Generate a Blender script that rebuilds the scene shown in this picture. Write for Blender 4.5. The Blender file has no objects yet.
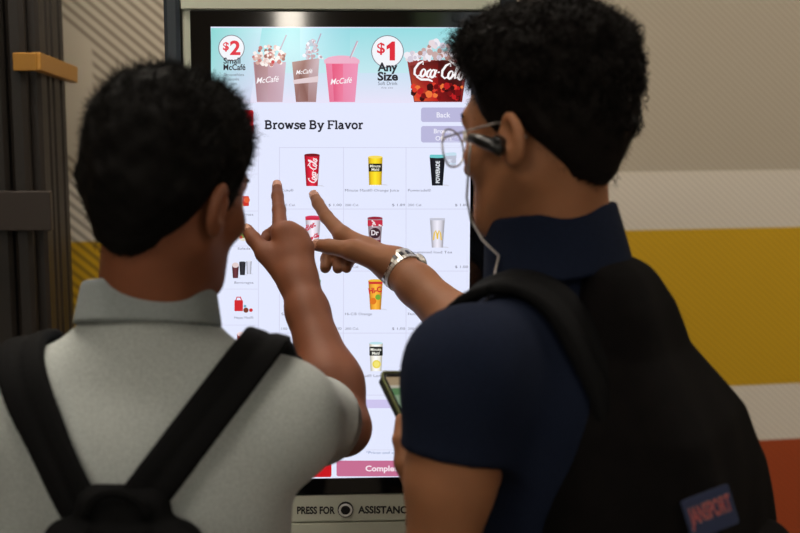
import bpy, math, random
import numpy as np
from mathutils import Vector
rng = np.random.default_rng(7)
random.seed(7)
scene = bpy.context.scene
col = scene.collection

# ------------------------------------------------------------------ camera
F = 1239.0
PITCH = math.radians(8.4)
CAM = np.array([0.0, 0.0, 1.62])
CF = np.array([0, math.cos(PITCH), -math.sin(PITCH)])
CU = np.array([0, math.sin(PITCH), math.cos(PITCH)])
CR = np.array([1.0, 0, 0])

def ray(px, py):
    return CF + (px - 400) / F * CR + (266.5 - py) / F * CU

def P(px, py, Y):
    d = ray(px, py)
    return CAM + d * (Y / d[1])

cam_d = bpy.data.cameras.new('camera')
cam_d.lens = F / 800 * 36
cam_d.sensor_width = 36
cam_d.clip_start = 0.05
cam = bpy.data.objects.new('camera', cam_d)
cam.location = CAM
cam.rotation_euler = (math.pi / 2 - PITCH, 0, 0)
cam_d.dof.use_dof = True
cam_d.dof.focus_distance = 1.86
cam_d.dof.aperture_fstop = 4.2
col.objects.link(cam)
scene.camera = cam

# ------------------------------------------------------------------ helpers
def lin(c):
    return tuple(((v / 255) / 12.92 if v / 255 <= 0.04045 else ((v / 255 + 0.055) / 1.055) ** 2.4) for v in c)

def tag(o, label=None, cat=None, group=None, kind=None):
    if label: o['label'] = label
    if cat: o['category'] = cat
    if group: o['group'] = group
    if kind: o['kind'] = kind
    return o

def empty(name, loc=(0, 0, 0), rz=0.0):
    o = bpy.data.objects.new(name, None)
    o.location = loc
    o.rotation_euler = (0, 0, rz)
    o.empty_display_size = 0.05
    col.objects.link(o)
    return o

def link(name, me, parent=None, mats=None, smooth=True):
    o = bpy.data.objects.new(name, me)
    col.objects.link(o)
    if parent is not None:
        o.parent = parent
        # geometry is written in world space: undo the parent's transform
        bpy.context.view_layer.update()
        o.matrix_parent_inverse = parent.matrix_world.inverted()
    for m in (mats or []):
        me.materials.append(m)
    if smooth and len(me.polygons):
        me.polygons.foreach_set('use_smooth', np.ones(len(me.polygons), bool))
    return o

def material(name, color=(128, 128, 128), rough=0.6, metal=0.0, bump=None, var=None, sss=0.0, spec=0.5,
             emit=None, estr=1.0, sheen=0.0, coat=0.0):
    m = bpy.data.materials.new(name)
    m.use_nodes = True
    nt = m.node_tree
    b = nt.nodes['Principled BSDF']
    c = lin(color)
    b.inputs['Base Color'].default_value = (*c, 1)
    b.inputs['Roughness'].default_value = rough
    b.inputs['Metallic'].default_value = metal
    b.inputs['Specular IOR Level'].default_value = spec
    if sss:
        b.inputs['Subsurface Weight'].default_value = sss
        b.inputs['Subsurface Radius'].default_value = (0.01, 0.004, 0.002)
        b.inputs['Subsurface Scale'].default_value = 1.0
    if sheen:
        b.inputs['Sheen Weight'].default_value = sheen
        b.inputs['Sheen Roughness'].default_value = 0.5
    if coat:
        b.inputs['Coat Weight'].default_value = coat
    if emit:
        b.inputs['Emission Color'].default_value = (*lin(emit), 1)
        b.inputs['Emission Strength'].default_value = estr
    tc = nt.nodes.new('ShaderNodeTexCoord')
    if var:      # (scale, amount): a mild mottling of the thing's own colour
        n = nt.nodes.new('ShaderNodeTexNoise')
        n.inputs['Scale'].default_value = var[0]
        n.inputs['Detail'].default_value = 5
        nt.links.new(tc.outputs['Object'], n.inputs['Vector'])
        r = nt.nodes.new('ShaderNodeValToRGB')
        a = var[1]
        r.color_ramp.elements[0].position = 0.3
        r.color_ramp.elements[1].position = 0.7
        r.color_ramp.elements[0].color = (*[max(0, v * (1 - a)) for v in c], 1)
        r.color_ramp.elements[1].color = (*[min(1, v * (1 + a)) for v in c], 1)
        nt.links.new(n.outputs['Fac'], r.inputs['Fac'])
        nt.links.new(r.outputs['Color'], b.inputs['Base Color'])
    if bump:     # (scale, strength, distance)
        n = nt.nodes.new('ShaderNodeTexNoise')
        n.inputs['Scale'].default_value = bump[0]
        n.inputs['Detail'].default_value = 3
        nt.links.new(tc.outputs['Object'], n.inputs['Vector'])
        bp = nt.nodes.new('ShaderNodeBump')
        bp.inputs['Strength'].default_value = bump[1]
        bp.inputs['Distance'].default_value = bump[2]
        nt.links.new(n.outputs['Fac'], bp.inputs['Height'])
        nt.links.new(bp.outputs['Normal'], b.inputs['Normal'])
    return m

class MB:
    """collects simple solids, written in world space, into one mesh"""
    def __init__(s):
        s.v = []; s.f = []; s.m = []
    def add(s, vs, fs, mi=0):
        n = len(s.v)
        s.v += [tuple(map(float, v)) for v in vs]
        s.f += [tuple(i + n for i in f) for f in fs]
        s.m += [mi] * len(fs)
    def obox(s, c, ax, ay, az, hx, hy, hz, ch=0.0, mi=0):
        """oriented box with chamfered vertical (az) edges"""
        c, ax, ay, az = map(np.array, (c, ax, ay, az))
        if ch > 0:
            k = ch
            ring = [(hx - k, hy), (hx, hy - k), (hx, -hy + k), (hx - k, -hy), (-hx + k, -hy), (-hx, -hy + k), (-hx, hy - k), (-hx + k, hy)]
        else:
            ring = [(hx, hy), (hx, -hy), (-hx, -hy), (-hx, hy)]
        n = len(ring)
        vs = [c + ax * a + ay * b + az * hz for a, b in ring] + [c + ax * a + ay * b - az * hz for a, b in ring]
        fs = [tuple(range(n))[::-1], tuple(range(n, 2 * n))] + [(i, (i + 1) % n, n + (i + 1) % n, n + i) for i in range(n)]
        s.add(vs, fs, mi)
    def box(s, x0, x1, y0, y1, z0, z1, ch=0.0, mi=0):
        s.obox(((x0 + x1) / 2, (y0 + y1) / 2, (z0 + z1) / 2), (1, 0, 0), (0, 1, 0), (0, 0, 1), (x1 - x0) / 2, (y1 - y0) / 2, (z1 - z0) / 2, ch, mi)
    def tube(s, pts, rad, n=8, mi=0, closed=False, flat=1.0):
        pts = [np.array(p, float) for p in pts]
        N = len(pts)
        rad = [rad] * N if np.isscalar(rad) else rad
        base = len(s.v); prev = None
        for i, p in enumerate(pts):
            if closed: t = pts[(i + 1) % N] - pts[i - 1]
            else: t = pts[min(i + 1, N - 1)] - pts[max(i - 1, 0)]
            t = t / (np.linalg.norm(t) + 1e-12)
            if prev is None:
                a = np.array([0, 0, 1.0]) if abs(t[2]) < 0.9 else np.array([1.0, 0, 0])
            else: a = prev
            u = a - t * (a @ t); u /= np.linalg.norm(u) + 1e-12
            w = np.cross(t, u); prev = u
            for k in range(n):
                an = 2 * math.pi * k / n
                s.v.append(tuple(p + rad[i] * (math.cos(an) * u + flat * math.sin(an) * w)))
        for i in range(N if closed else N - 1):
            j = (i + 1) % N
            for k in range(n):
                s.f.append((base + i * n + k, base + i * n + (k + 1) % n, base + j * n + (k + 1) % n, base + j * n + k)); s.m.append(mi)
        if not closed:
            s.f.append(tuple(base + k for k in range(n))[::-1]); s.m.append(mi)
            s.f.append(tuple(base + (N - 1) * n + k for k in range(n))); s.m.append(mi)
    def disc(s, c, ax, r, h, n=32, mi=0, r2=None):
        """cylinder about axis ax, centred c, half height h"""
        c = np.array(c, float); ax = np.array(ax, float); ax /= np.linalg.norm(ax)
        s.tube([c - ax * h, c + ax * h], [r, r2 if r2 is not None else r], n, mi)
    def build(s, name, mats, parent=None, smooth=False, bevel=0.0):
        me = bpy.data.meshes.new(name)
        me.from_pydata(s.v, [], s.f)
        if not isinstance(mats, (list, tuple)): mats = [mats]
        for m in mats: me.materials.append(m)
        me.polygons.foreach_set('material_index', np.array(s.m, np.int32))
        o = link(name, me, parent, None, smooth)
        if bevel:
            b = o.modifiers.new('bevel', 'BEVEL'); b.width = bevel; b.segments = 2; b.limit_method = 'ANGLE'
        return o

# ------------------------------------------------------------------ distance-field modelling kit
def smin(a, b, k):
    h = np.clip(0.5 + 0.5 * (b - a) / k, 0, 1)
    return b * (1 - h) + a * h - k * h * (1 - h)
def smax(a, b, k):
    return -smin(-a, -b, k)
def cone(p, a, b, ra, rb):
    a = np.asarray(a, float); b = np.asarray(b, float)
    ab = b - a
    t = np.clip(((p - a) @ ab) / (ab @ ab), 0, 1)
    return np.linalg.norm(p - a - t[:, None] * ab, axis=1) - (ra + (rb - ra) * t)
def chain(p, pts, k=0.004):
    d = None
    for i in range(len(pts) - 1):
        e = cone(p, pts[i][0], pts[i + 1][0], pts[i][1], pts[i + 1][1])
        d = e if d is None else smin(d, e, k)
    return d
def ell(p, c, r):
    q = p - np.asarray(c, float); r = np.asarray(r, float)
    k0 = np.linalg.norm(q / r, axis=1); k1 = np.linalg.norm(q / r ** 2, axis=1)
    return k0 * (k0 - 1) / np.maximum(k1, 1e-9)
def rbox(p, c, h, r):
    q = np.abs(p - np.asarray(c, float)) - (np.asarray(h, float) - r)
    return np.linalg.norm(np.maximum(q, 0), axis=1) + np.minimum(q.max(axis=1), 0) - r
class Frame:
    def __init__(s, o, yaw, pitch=0.0, roll=0.0, sc=1.0):
        """x right, y forward, z up; yaw > 0 turns left, pitch > 0 nods forward"""
        f = np.array([-math.sin(yaw), math.cos(yaw), 0]); r = np.array([math.cos(yaw), math.sin(yaw), 0]); u = np.array([0, 0, 1.0])
        f2 = f * math.cos(pitch) - u * math.sin(pitch); u2 = u * math.cos(pitch) + f * math.sin(pitch)
        r3 = r * math.cos(roll) - u2 * math.sin(roll); u3 = u2 * math.cos(roll) + r * math.sin(roll)
        s.o = np.array(o, float); s.R = np.stack([r3, f2, u3], axis=1); s.s = sc
    def loc(s, p): return (p - s.o) @ s.R / s.s
    def w(s, *q): return s.o + s.R @ np.array(q, float) * s.s

_K = rng.normal(size=(40, 3)); _PH = rng.uniform(0, 6.28, 40)
def wobble(p, freq, n=8, seed=0):
    d = 0
    for i in range(n):
        j = (i + seed * 7) % 40
        k = _K[j] / np.linalg.norm(_K[j]) * freq * (0.6 + 0.8 * ((i * 37) % n) / n)
        d = d + np.sin(p @ k + _PH[j])
    return d / math.sqrt(n)

def mesh_sdf(f, lo, hi, h, B=8, slack=0.0):
    lo = np.array(lo, float); hi = np.array(hi, float)
    nb = np.ceil((hi - lo) / (B * h)).astype(int)
    g = np.stack(np.meshgrid(*[np.arange(n) for n in nb], indexing='ij'), -1).reshape(-1, 3)
    cen = lo + (g + 0.5) * B * h
    keep = np.abs(f(cen)) < B * h * 0.5 * 1.7321 * 1.35 + slack
    g = g[keep]
    D = nb * B + 1
    c9 = np.stack(np.meshgrid(*[np.arange(B + 1)] * 3, indexing='ij'), -1).reshape(-1, 3)
    corners = np.array([(i, j, k) for i in (0, 1) for j in (0, 1) for k in (0, 1)])
    edges = [(a, b) for a in range(8) for b in range(a + 1, 8) if np.abs(corners[a] - corners[b]).sum() == 1]
    Kk, Vv, Ee = [], [], [[], [], []]
    def key(c): return (c[:, 0] * D[1] + c[:, 1]) * D[2] + c[:, 2]
    for s0 in range(0, len(g), 400):
        gb = g[s0:s0 + 400]
        idx = (gb[:, None, :] * B + c9[None])
        val = f((lo + idx.reshape(-1, 3) * h)).reshape(len(gb), B + 1, B + 1, B + 1)
        cv = np.stack([val[:, c[0]:c[0] + B, c[1]:c[1] + B, c[2]:c[2] + B] for c in corners], -1)
        neg = cv < 0
        act = neg.any(-1) & ~neg.all(-1)
        w = np.argwhere(act)
        if not len(w): continue
        cell = gb[w[:, 0]] * B + w[:, 1:]
        v = cv[act]
        acc = np.zeros((len(w), 3)); cnt = np.zeros(len(w))
        for a, b in edges:
            va, vb = v[:, a], v[:, b]
            x = (va < 0) != (vb < 0)
            t = np.where(x, va / np.where(x, va - vb, 1), 0)
            pos = corners[a] + t[:, None] * (corners[b] - corners[a])
            acc += pos * x[:, None]; cnt += x
        Vv.append(lo + (cell + acc / cnt[:, None]) * h); Kk.append(key(cell))
        for ax, ci in ((0, 4), (1, 2), (2, 1)):
            x = (v[:, 0] < 0) != (v[:, ci] < 0)
            Ee[ax].append(np.concatenate([cell[x], (v[x, 0] < 0)[:, None]], 1))
    K = np.concatenate(Kk); V = np.concatenate(Vv)
    o = np.argsort(K); K = K[o]; V = V[o]
    quads = []
    for ax in range(3):
        e = np.concatenate(Ee[ax]); c = e[:, :3]; ng = e[:, 3].astype(bool)
        b_ = np.zeros(3, int); c_ = np.zeros(3, int); b_[(ax + 1) % 3] = 1; c_[(ax + 2) % 3] = 1
        ks = np.stack([key(c), key(c - b_), key(c - b_ - c_), key(c - c_)], 1)
        ii = np.clip(np.searchsorted(K, ks), 0, len(K) - 1)
        ok = (K[ii] == ks).all(1)
        q = ii[ok]; n2 = ng[ok]
        q[~n2] = q[~n2][:, ::-1]
        quads.append(q)
    return V, np.concatenate(quads)

def sdf_obj(name, f, lo, hi, h, mats, parent=None, slack=0.0, mat_fn=None):
    V, Q = mesh_sdf(f, lo, hi, h, slack=slack)
    me = bpy.data.meshes.new(name)
    me.vertices.add(len(V)); me.vertices.foreach_set('co', V.astype(np.float32).ravel())
    me.loops.add(len(Q) * 4); me.loops.foreach_set('vertex_index', Q.astype(np.int32).ravel())
    me.polygons.add(len(Q)); me.polygons.foreach_set('loop_start', np.arange(0, len(Q) * 4, 4, dtype=np.int32))
    me.update(calc_edges=True)
    me.validate()
    if not isinstance(mats, (list, tuple)): mats = [mats]
    for m in mats: me.materials.append(m)
    if mat_fn is not None:
        me.polygons.foreach_set('material_index', mat_fn(V[Q].mean(1)).astype(np.int32))
    return link(name, me, parent)

def strands(name, roots, dirs, lens, rad, mat, parent, segs=3, sides=3, curl=0.0, curl_f=3.0, droop=0.0, jitter=0.3):
    """many thin tapered hairs as one mesh"""
    n = len(roots)
    dirs = dirs + rng.normal(size=dirs.shape) * jitter
    dirs /= np.linalg.norm(dirs, axis=1)[:, None]
    a = np.cross(dirs, rng.normal(size=dirs.shape)); a /= np.linalg.norm(a, axis=1)[:, None]
    b = np.cross(dirs, a)
    ph = rng.uniform(0, 6.28, n)
    rings = []
    for s in range(segs + 1):
        t = s / segs
        c = roots + dirs * (lens * t)[:, None]
        c = c + np.array([0, 0, -1.0]) * (droop * lens * t * t)[:, None]
        if curl:
            an = ph + t * curl_f * 6.28
            c = c + (a * np.cos(an)[:, None] + b * np.sin(an)[:, None]) * curl * min(1, t * 3)
        r = rad * (1 - t * 0.85)
        rings.append(np.stack([c + r * (a * math.cos(6.283 * k / sides) + b * math.sin(6.283 * k / sides)) for k in range(sides)], 1))
    V = np.stack(rings, 1).reshape(-1, 3)
    per = (segs + 1) * sides
    q = []
    for s in range(segs):
        for k in range(sides):
            q.append((s * sides + k, s * sides + (k + 1) % sides, (s + 1) * sides + (k + 1) % sides, (s + 1) * sides + k))
    q = np.array(q)
    Q = (q[None] + (np.arange(n) * per)[:, None, None]).reshape(-1, 4)
    me = bpy.data.meshes.new(name)
    me.vertices.add(len(V)); me.vertices.foreach_set('co', V.astype(np.float32).ravel())
    me.loops.add(len(Q) * 4); me.loops.foreach_set('vertex_index', Q.astype(np.int32).ravel())
    me.polygons.add(len(Q)); me.polygons.foreach_set('loop_start', np.arange(0, len(Q) * 4, 4, dtype=np.int32))
    me.update(calc_edges=True)
    me.materials.append(mat)
    return me

def grad(f, p, e=0.001):
    g = np.stack([f(p + np.eye(3)[i] * e) - f(p - np.eye(3)[i] * e) for i in range(3)], 1)
    return g / (np.linalg.norm(g, axis=1)[:, None] + 1e-9)

# ------------------------------------------------------------------ materials
M_skin1 = material('skin_brown', (116, 67, 42), 0.62, spec=0.35, sss=0.12, var=(18, 0.10), bump=(350, 0.12, 0.001))
M_skin2 = material('skin_tan', (136, 89, 59), 0.62, spec=0.35, sss=0.12, var=(18, 0.08), bump=(350, 0.12, 0.001))
M_hair1 = material('black_hair', (9, 7, 6), 0.7, spec=0.10)
M_hair2 = material('dark_brown_hair', (14, 9, 7), 0.65, spec=0.12)
M_shirt1 = material('grey_heather_knit', (166, 171, 168), 0.95, var=(420, 0.16), bump=(700, 0.35, 0.001), spec=0.1, sheen=0.1)
M_collar1 = material('grey_rib_collar', (128, 134, 134), 0.95, var=(300, 0.08), bump=(900, 0.4, 0.001), spec=0.1)
M_navy = material('navy_pique', (21, 27, 43), 0.95, var=(300, 0.15), bump=(800, 0.5, 0.001), spec=0.08)
M_blackfab = material('black_nylon', (9, 9, 10), 0.85, var=(200, 0.2), bump=(900, 0.4, 0.001), spec=0.12)
M_blackfab2 = material('black_pack_canvas', (8, 6, 6), 0.9, var=(60, 0.3), bump=(700, 0.4, 0.001), spec=0.08)
M_denim = material('dark_denim', (28, 34, 50), 0.9, bump=(500, 0.3, 0.001))
M_khaki = material('charcoal_trousers', (45, 44, 46), 0.9, bump=(500, 0.3, 0.001))
M_shoe = material('shoe_leather', (25, 24, 24), 0.5)
M_sole = material('rubber_sole', (200, 198, 190), 0.7)
M_eye = material('eye_white', (220, 215, 208), 0.2)
M_iris = material('iris_brown', (45, 28, 18), 0.15)
M_steel = material('brushed_steel', (205, 202, 196), 0.42, metal=0.9)
M_darksteel = material('dark_steel', (70, 70, 72), 0.35, metal=1.0)
M_dial = material('watch_dial', (30, 32, 38), 0.15)
M_blackgloss = material('black_glass_bezel', (9, 9, 10), 0.06, spec=0.6)
M_blackplast = material('black_plastic', (12, 12, 13), 0.35)
M_housing = material('warm_grey_powder_coat', (206, 209, 192), 0.5, bump=(250, 0.08, 0.001))
M_side = material('dark_gloss_side', (52, 60, 68), 0.22, spec=0.6)
M_print = material('printed_black', (28, 27, 27), 0.7)
M_white = material('white_plastic', (225, 225, 222), 0.4)
M_wire = material('silver_wire', (190, 185, 182), 0.3, metal=0.9)

# ------------------------------------------------------------------ the room
WT = 0.17     # the striped wall runs slightly away towards the right
WY = 3.05
wdir = np.array([1, WT, 0]) / math.hypot(1, WT)
wang = math.atan(WT)

def wall_material():
    m = bpy.data.materials.new('striped_wall_graphic'); m.use_nodes = True
    nt = m.node_tree; N = nt.nodes; L = nt.links
    b = N['Principled BSDF']; b.inputs['Roughness'].default_value = 0.75; b.inputs['Specular IOR Level'].default_value = 0.2
    tc = N.new('ShaderNodeTexCoord'); sp = N.new('ShaderNodeSeparateXYZ'); L.new(tc.outputs['Object'], sp.inputs[0])
    X, Z = sp.outputs['X'], sp.outputs['Z']
    def mth(op, a, b_=None, c_=None):
        n = N.new('ShaderNodeMath'); n.operation = op
        for i, v in enumerate((a, b_, c_)):
            if v is None: continue
            if isinstance(v, (int, float)): n.inputs[i].default_value = v
            else: L.new(v, n.inputs[i])
        return n.outputs[0]
    def mix(f, a, b_):
        n = N.new('ShaderNodeMix'); n.data_type = 'RGBA'
        if isinstance(f, (int, float)): n.inputs[0].default_value = f
        else: L.new(f, n.inputs[0])
        for i, v in ((6, a), (7, b_)):
            if isinstance(v, tuple): n.inputs[i].default_value = (*lin(v), 1)
            else: L.new(v, n.inputs[i])
        return n.outputs[2]
    def step(v, e, w=0.003):
        n = N.new('ShaderNodeMapRange'); n.inputs[1].default_value = e - w; n.inputs[2].default_value = e + w
        L.new(v, n.inputs[0]); return n.outputs[0]
    zz = {k: float(P(700, y, WY + WT * 0.75)[2]) for k, y in dict(g=171, y=229, w=388, o=444).items()}
    base = mix(step(Z, zz['o']), COL_OR, COL_WH2)
    base = mix(step(Z, zz['w']), base, COL_YE)
    base = mix(step(Z, zz['y']), base, COL_WH)
    base = mix(step(Z, zz['g']), base, COL_TAN)
    # diagonal pinstripes: falling to the right, fine and faint on the right of the kiosk, broad and dark on its left
    s = mth('ADD', mth('MULTIPLY', X, 0.66), mth('MULTIPLY', Z, 0.75))
    fine = mth('SINE', mth('MULTIPLY', s, 2 * math.pi / 0.0125))
    fine = step(fine, 0.2, 0.6)
    broad = mth('SINE', mth('MULTIPLY', s, 2 * math.pi / 0.0205))
    broad = step(broad, 0.1, 0.35)
    left = step(X, -0.2, 0.01)
    dark = mix(0.52, base, (60, 46, 34))
    faint = mix(0.13, base, (60, 52, 42))
    # a plain beige wedge interrupts the stripes at the far left
    q = mth('SUBTRACT', mth('MULTIPLY', Z, 1.0), mth('MULTIPLY', X, -0.85))
    plain = mth('MULTIPLY', mth('SUBTRACT', 1.0, step(q, PL1, 0.004)), step(q, PL0, 0.004))
    plain = mth('MULTIPLY', plain, mth('SUBTRACT', 1.0, step(X, PLX, 0.004)))
    bl = mth('MULTIPLY', broad, mth('SUBTRACT', 1.0, plain))
    cl = mix(bl, base, dark)
    cr = mix(fine, base, faint)
    L.new(mix(left, cl, cr), b.inputs['Base Color'])
    return m
COL_TAN = (172, 162, 146); COL_WH = (206, 198, 186); COL_YE = (192, 152, 28); COL_WH2 = (212, 204, 192); COL_OR = (160, 70, 34)
def wx(px, py):   # wall coordinate along its length of a photo point (for sizing the printed graphic)
    d = ray(px, py); t = WY / (d[1] - WT * d[0]); p = CAM + d * t
    return p[0] / wdir[0], p[2]
a_, b__ = wx(62, 25), wx(100, 60)
PL1 = a_[1] + 0.85 * a_[0] ; PL0 = PL1 - 0.30; PLX = wx(88, 60)[0]

mb = MB()
wl = 4.2
mb.obox((0, 0, 1.5), (1, 0, 0), (0, 1, 0), (0, 0, 1), wl, 0.06, 1.5)
wall = mb.build('wall_back', wall_material())
wall.location = (0, WY + 0.06, 0); wall.rotation_euler = (0, 0, wang)
tag(wall, kind='structure')
M_floor = material('floor_tile', (120, 112, 104), 0.4, var=(3, 0.15))
M_ceil = material('ceiling_paint', (200, 196, 188), 0.9, var=(6, 0.04))
M_wallp = material('plain_wall_paint', (150, 138, 122), 0.9, var=(4, 0.06))
def struct(name, mat, *a):
    m_ = MB(); m_.box(*a); return tag(m_.build(name, mat), kind='structure')
struct('floor', M_floor, -4.2, 4.2, -4.1, 4.0, -0.1, 0)
struct('ceiling', M_ceil, -4.2, 4.2, -4.1, 4.0, 3.0, 3.1)
struct('wall_left', M_wallp, -4.2, -4.1, -4.1, 3.0, 0, 3.0)
struct('wall_right', M_wallp, 4.1, 4.2, -4.1, 3.9, 0, 3.0)
# shop front behind the photographer: piers, sill and head with daylit windows between
mb = MB()
wins = [(-3.6, -1.4), (0.72, 1.30), (2.0, 3.6)]
mb.box(-4.1, 4.1, -4.1, -4.0, 0, 0.9); mb.box(-4.1, 4.1, -4.1, -4.0, 2.7, 3.0)
xs = [-4.1] + [v for w_ in wins for v in w_] + [4.1]
for i in range(0, len(xs), 2): mb.box(xs[i], xs[i + 1], -4.1, -4.0, 0.9, 2.7)
tag(mb.build('wall_front', M_wallp), kind='structure')
M_frame = material('window_frame_paint', (40, 40, 42), 0.5)
def daylight_material(name, strg):
    m = bpy.data.materials.new(name); m.use_nodes = True
    nt = m.node_tree; b = nt.nodes['Principled BSDF']
    b.inputs['Base Color'].default_value = (0.02, 0.02, 0.02, 1)
    tc = nt.nodes.new('ShaderNodeTexCoord'); n = nt.nodes.new('ShaderNodeTexNoise'); n.inputs['Scale'].default_value = 2.0
    nt.links.new(tc.outputs['Object'], n.inputs['Vector'])
    r = nt.nodes.new('ShaderNodeValToRGB')
    r.color_ramp.elements[0].position = 0.42; r.color_ramp.elements[0].color = (0.28, 0.36, 0.18, 1)
    r.color_ramp.elements[1].position = 0.60; r.color_ramp.elements[1].color = (0.85, 0.92, 1.0, 1)
    nt.links.new(n.outputs['Fac'], r.inputs['Fac']); nt.links.new(r.outputs['Color'], b.inputs['Emission Color'])
    b.inputs['Emission Strength'].default_value = strg
    return m
M_day = daylight_material('daylit_window_pane', 1.3)
for i, (a, b) in enumerate(wins):
    w_ = MB(); w_.box(a, b, -4.085, -4.075, 0.9, 2.7)
    wo = w_.build('window_%d' % (i + 1), M_day); tag(wo, kind='structure')
    fr = MB()
    for x in (a, (a + b) / 2, b): fr.box(x - 0.025, x + 0.025, -4.07, -3.98, 0.9, 2.7)
    for z in (0.925, 2.675): fr.box(a, b, -4.07, -3.98, z - 0.025, z + 0.025)
    fr.build('window_frame', M_frame, wo)

# ceiling lamps
M_diff = material('lamp_diffuser', (240, 235, 225), 0.6, emit=(255, 244, 228), estr=23.0)
def panel_lamp(x, y, label, sx=0.3, sy=0.3, s=1.0):
    t = empty('ceiling_lamp', (x, y, 3.0))
    tag(t, label, 'lamp', 'square ceiling lamps')
    m_ = MB(); m_.box(x - sx - .03, x + sx + .03, y - sy - .03, y + sy + .03, 2.965, 2.999); m_.build('lamp_housing', M_white, t, bevel=0.004)
    m_ = MB(); m_.box(x - sx, x + sx, y - sy, y + sy, 2.955, 2.9645); m_.build('diffuser', M_diff, t)
panel_lamp(-1.3, -0.5, 'square white ceiling lamp over the left rear of the room, behind the photographer')
panel_lamp(1.5, -0.9, 'square white ceiling lamp over the right rear of the room, behind the photographer')
panel_lamp(-.5, 1.15, 'added square white ceiling lamp above the person in grey, brightening the kiosk top', .2, .2)  # unseen lamp, added to brighten the kiosk's upper housing
panel_lamp(1.7, 2.0, 'added square white ceiling lamp lighting the yellow banded part of the wall')  # unseen fill, put in to light the banded wall
panel_lamp(-0.55, 2.25, 'added square white ceiling lamp between batten column and kiosk, lighting the striped wall')  # added out of view to lift the stripes left of the kiosk

# a tubular pendant whose reflection shows in the black bezel of the kiosk
pd_ = empty('pendant_lamp', (-0.075, -2.0, 3.0)); tag(pd_, 'white tube pendant lamp hanging behind the photographer, mirrored in the kiosk bezel', 'lamp')
m_ = MB(); m_.disc((-0.075, -2.0, 1.94), (0, 0, 1), 0.06, 0.20, 24); m_.build('lamp_shade', M_diff, pd_, smooth=True)
m_ = MB(); m_.disc((-0.075, -2.0, 2.5585), (0, 0, 1), 0.006, 0.4185, 8); m_.build('cord', M_blackplast, pd_)
m_ = MB(); m_.disc((-0.075, -2.0, 2.985), (0, 0, 1), 0.05, 0.0145, 24); m_.build('ceiling_rose', M_white, pd_)

# dark batten column on the left
CX0, CX1, CY0, CY1 = -1.10, P(38, 200, 2.40)[0], 2.40, 2.63
M_batten = material('dark_stained_batten', (27, 21, 17), 0.5, var=(9, 0.25), bump=(60, 0.2, 0.002))
M_core = material('column_core', (24, 19, 16), 0.7)
M_band = material('ochre_metal_band', (160, 112, 34), 0.45)
M_band2 = material('dark_brown_band', (44, 35, 30), 0.5)
colm = empty('batten_column', ((CX0 + CX1) / 2, (CY0 + CY1) / 2, 0))
tag(colm, 'dark brown column clad in vertical round-edged battens left of the kiosk', 'column')
m_ = MB(); m_.box(CX0, CX1 - 0.02, CY0 + 0.02, CY1, 0.0, 2.999); m_.build('core', M_core, colm)
k = 0; x = CX0
while x < CX1 - 0.005:
    w_ = [0.034, 0.022, 0.040][k % 3]; k += 1
    m_ = MB(); m_.obox((min(x + w_ / 2, CX1 - w_ / 2), CY0 + 0.004 + 0.006 * (k % 2), 1.4995), (1, 0, 0), (0, 1, 0), (0, 0, 1), w_ / 2, 0.016, 1.4995, 0.008)
    m_.build('batten', M_batten, colm); x += w_ + 0.007
y = CY0 + 0.022
for k, w_ in enumerate([0.05, 0.03, 0.05, 0.035]):
    m_ = MB(); m_.obox((CX1 - 0.006, y + w_ / 2, 1.4995), (1, 0, 0), (0, 1, 0), (0, 0, 1), 0.014, w_ / 2, 1.4995, 0.007)
    m_.build('batten', M_batten, colm); y += w_ + 0.006
zt, zb = P(28, 53, CY0)[2], P(28, 71, CY0)[2]
m_ = MB()
m_.box(P(18, 60, CY0)[0], CX1 + 0.018, CY0 - 0.034, CY0 - 0.014, zb, zt)
ax = np.array([0, 0.25, -0.022]); ax /= np.linalg.norm(ax)
m_.obox((CX1 + 0.016, CY0 + 0.105, (zb + zt) / 2 - 0.011), ax, (1, 0, 0), np.cross(ax, (1, 0, 0)) * -1, 0.135, 0.009, (zt - zb) / 2)
tag(m_.build('band', M_band, colm, bevel=0.002), 'ochre metal band')
zt, zb = P(28, 190, CY0)[2], P(28, 229, CY0)[2]
m_ = MB(); m_.box(CX0, P(55, 210, CY0)[0], CY0 - 0.03, CY0 - 0.013, zb, zt)
tag(m_.build('band', M_band2, colm, bevel=0.002), 'dark brown band')

# ------------------------------------------------------------------ the kiosk
KT = 0.055
KN = np.array([KT, -1, 0]) / math.hypot(KT, 1)        # towards the viewer
KU = np.array([1, KT, 0]) / math.hypot(KT, 1)
KO = P(340, 252, 1.90)
def K(px, py, off=0.0):
    d = ray(px, py); t = ((KO - CAM) @ KN) / (d @ KN)
    p = CAM + d * t
    return p + KN * off
def kuv(px, py):
    p = K(px, py); return (p - KO) @ KU, p[2]
def kw(u, z, off=0.0): return np.array([KO[0], KO[1], 0]) + KU * u + np.array([0, 0, z]) + KN * off
kb = KO - KN * 0.06
kiosk = empty('ordering_kiosk', (kb[0], kb[1], 0), math.atan(KT))
tag(kiosk, 'tall self-service touch screen ordering kiosk showing a drinks menu', 'kiosk')
uL, _ = kuv(210, 27); uR, _ = kuv(471, 100)
uL = (uL + kuv(217.5, 310)[0]) / 2
zT = kuv(340, 27)[1]; zB = kuv(340, 478)[1]
bL = uL - 0.031; bR = uR + 0.030; bT = kuv(340, 10.5)[1]; bB = kuv(340, 495)[1]
fL = kuv(180, 20)[0]; fR = bR + (bL - fL)
def kbox(mb, u0, u1, z0, z1, o0, o1, ch=0.0, mi=0):
    c = kw((u0 + u1) / 2, (z0 + z1) / 2, (o0 + o1) / 2)
    mb.obox(c, KU, KN, (0, 0, 1), (u1 - u0) / 2, abs(o1 - o0) / 2, (z1 - z0) / 2, ch, mi)
m_ = MB(); kbox(m_, fL, fR, 0.10, bT + 0.13, -0.012, -0.10); m_.build('housing', M_housing, kiosk, bevel=0.006)
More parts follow.
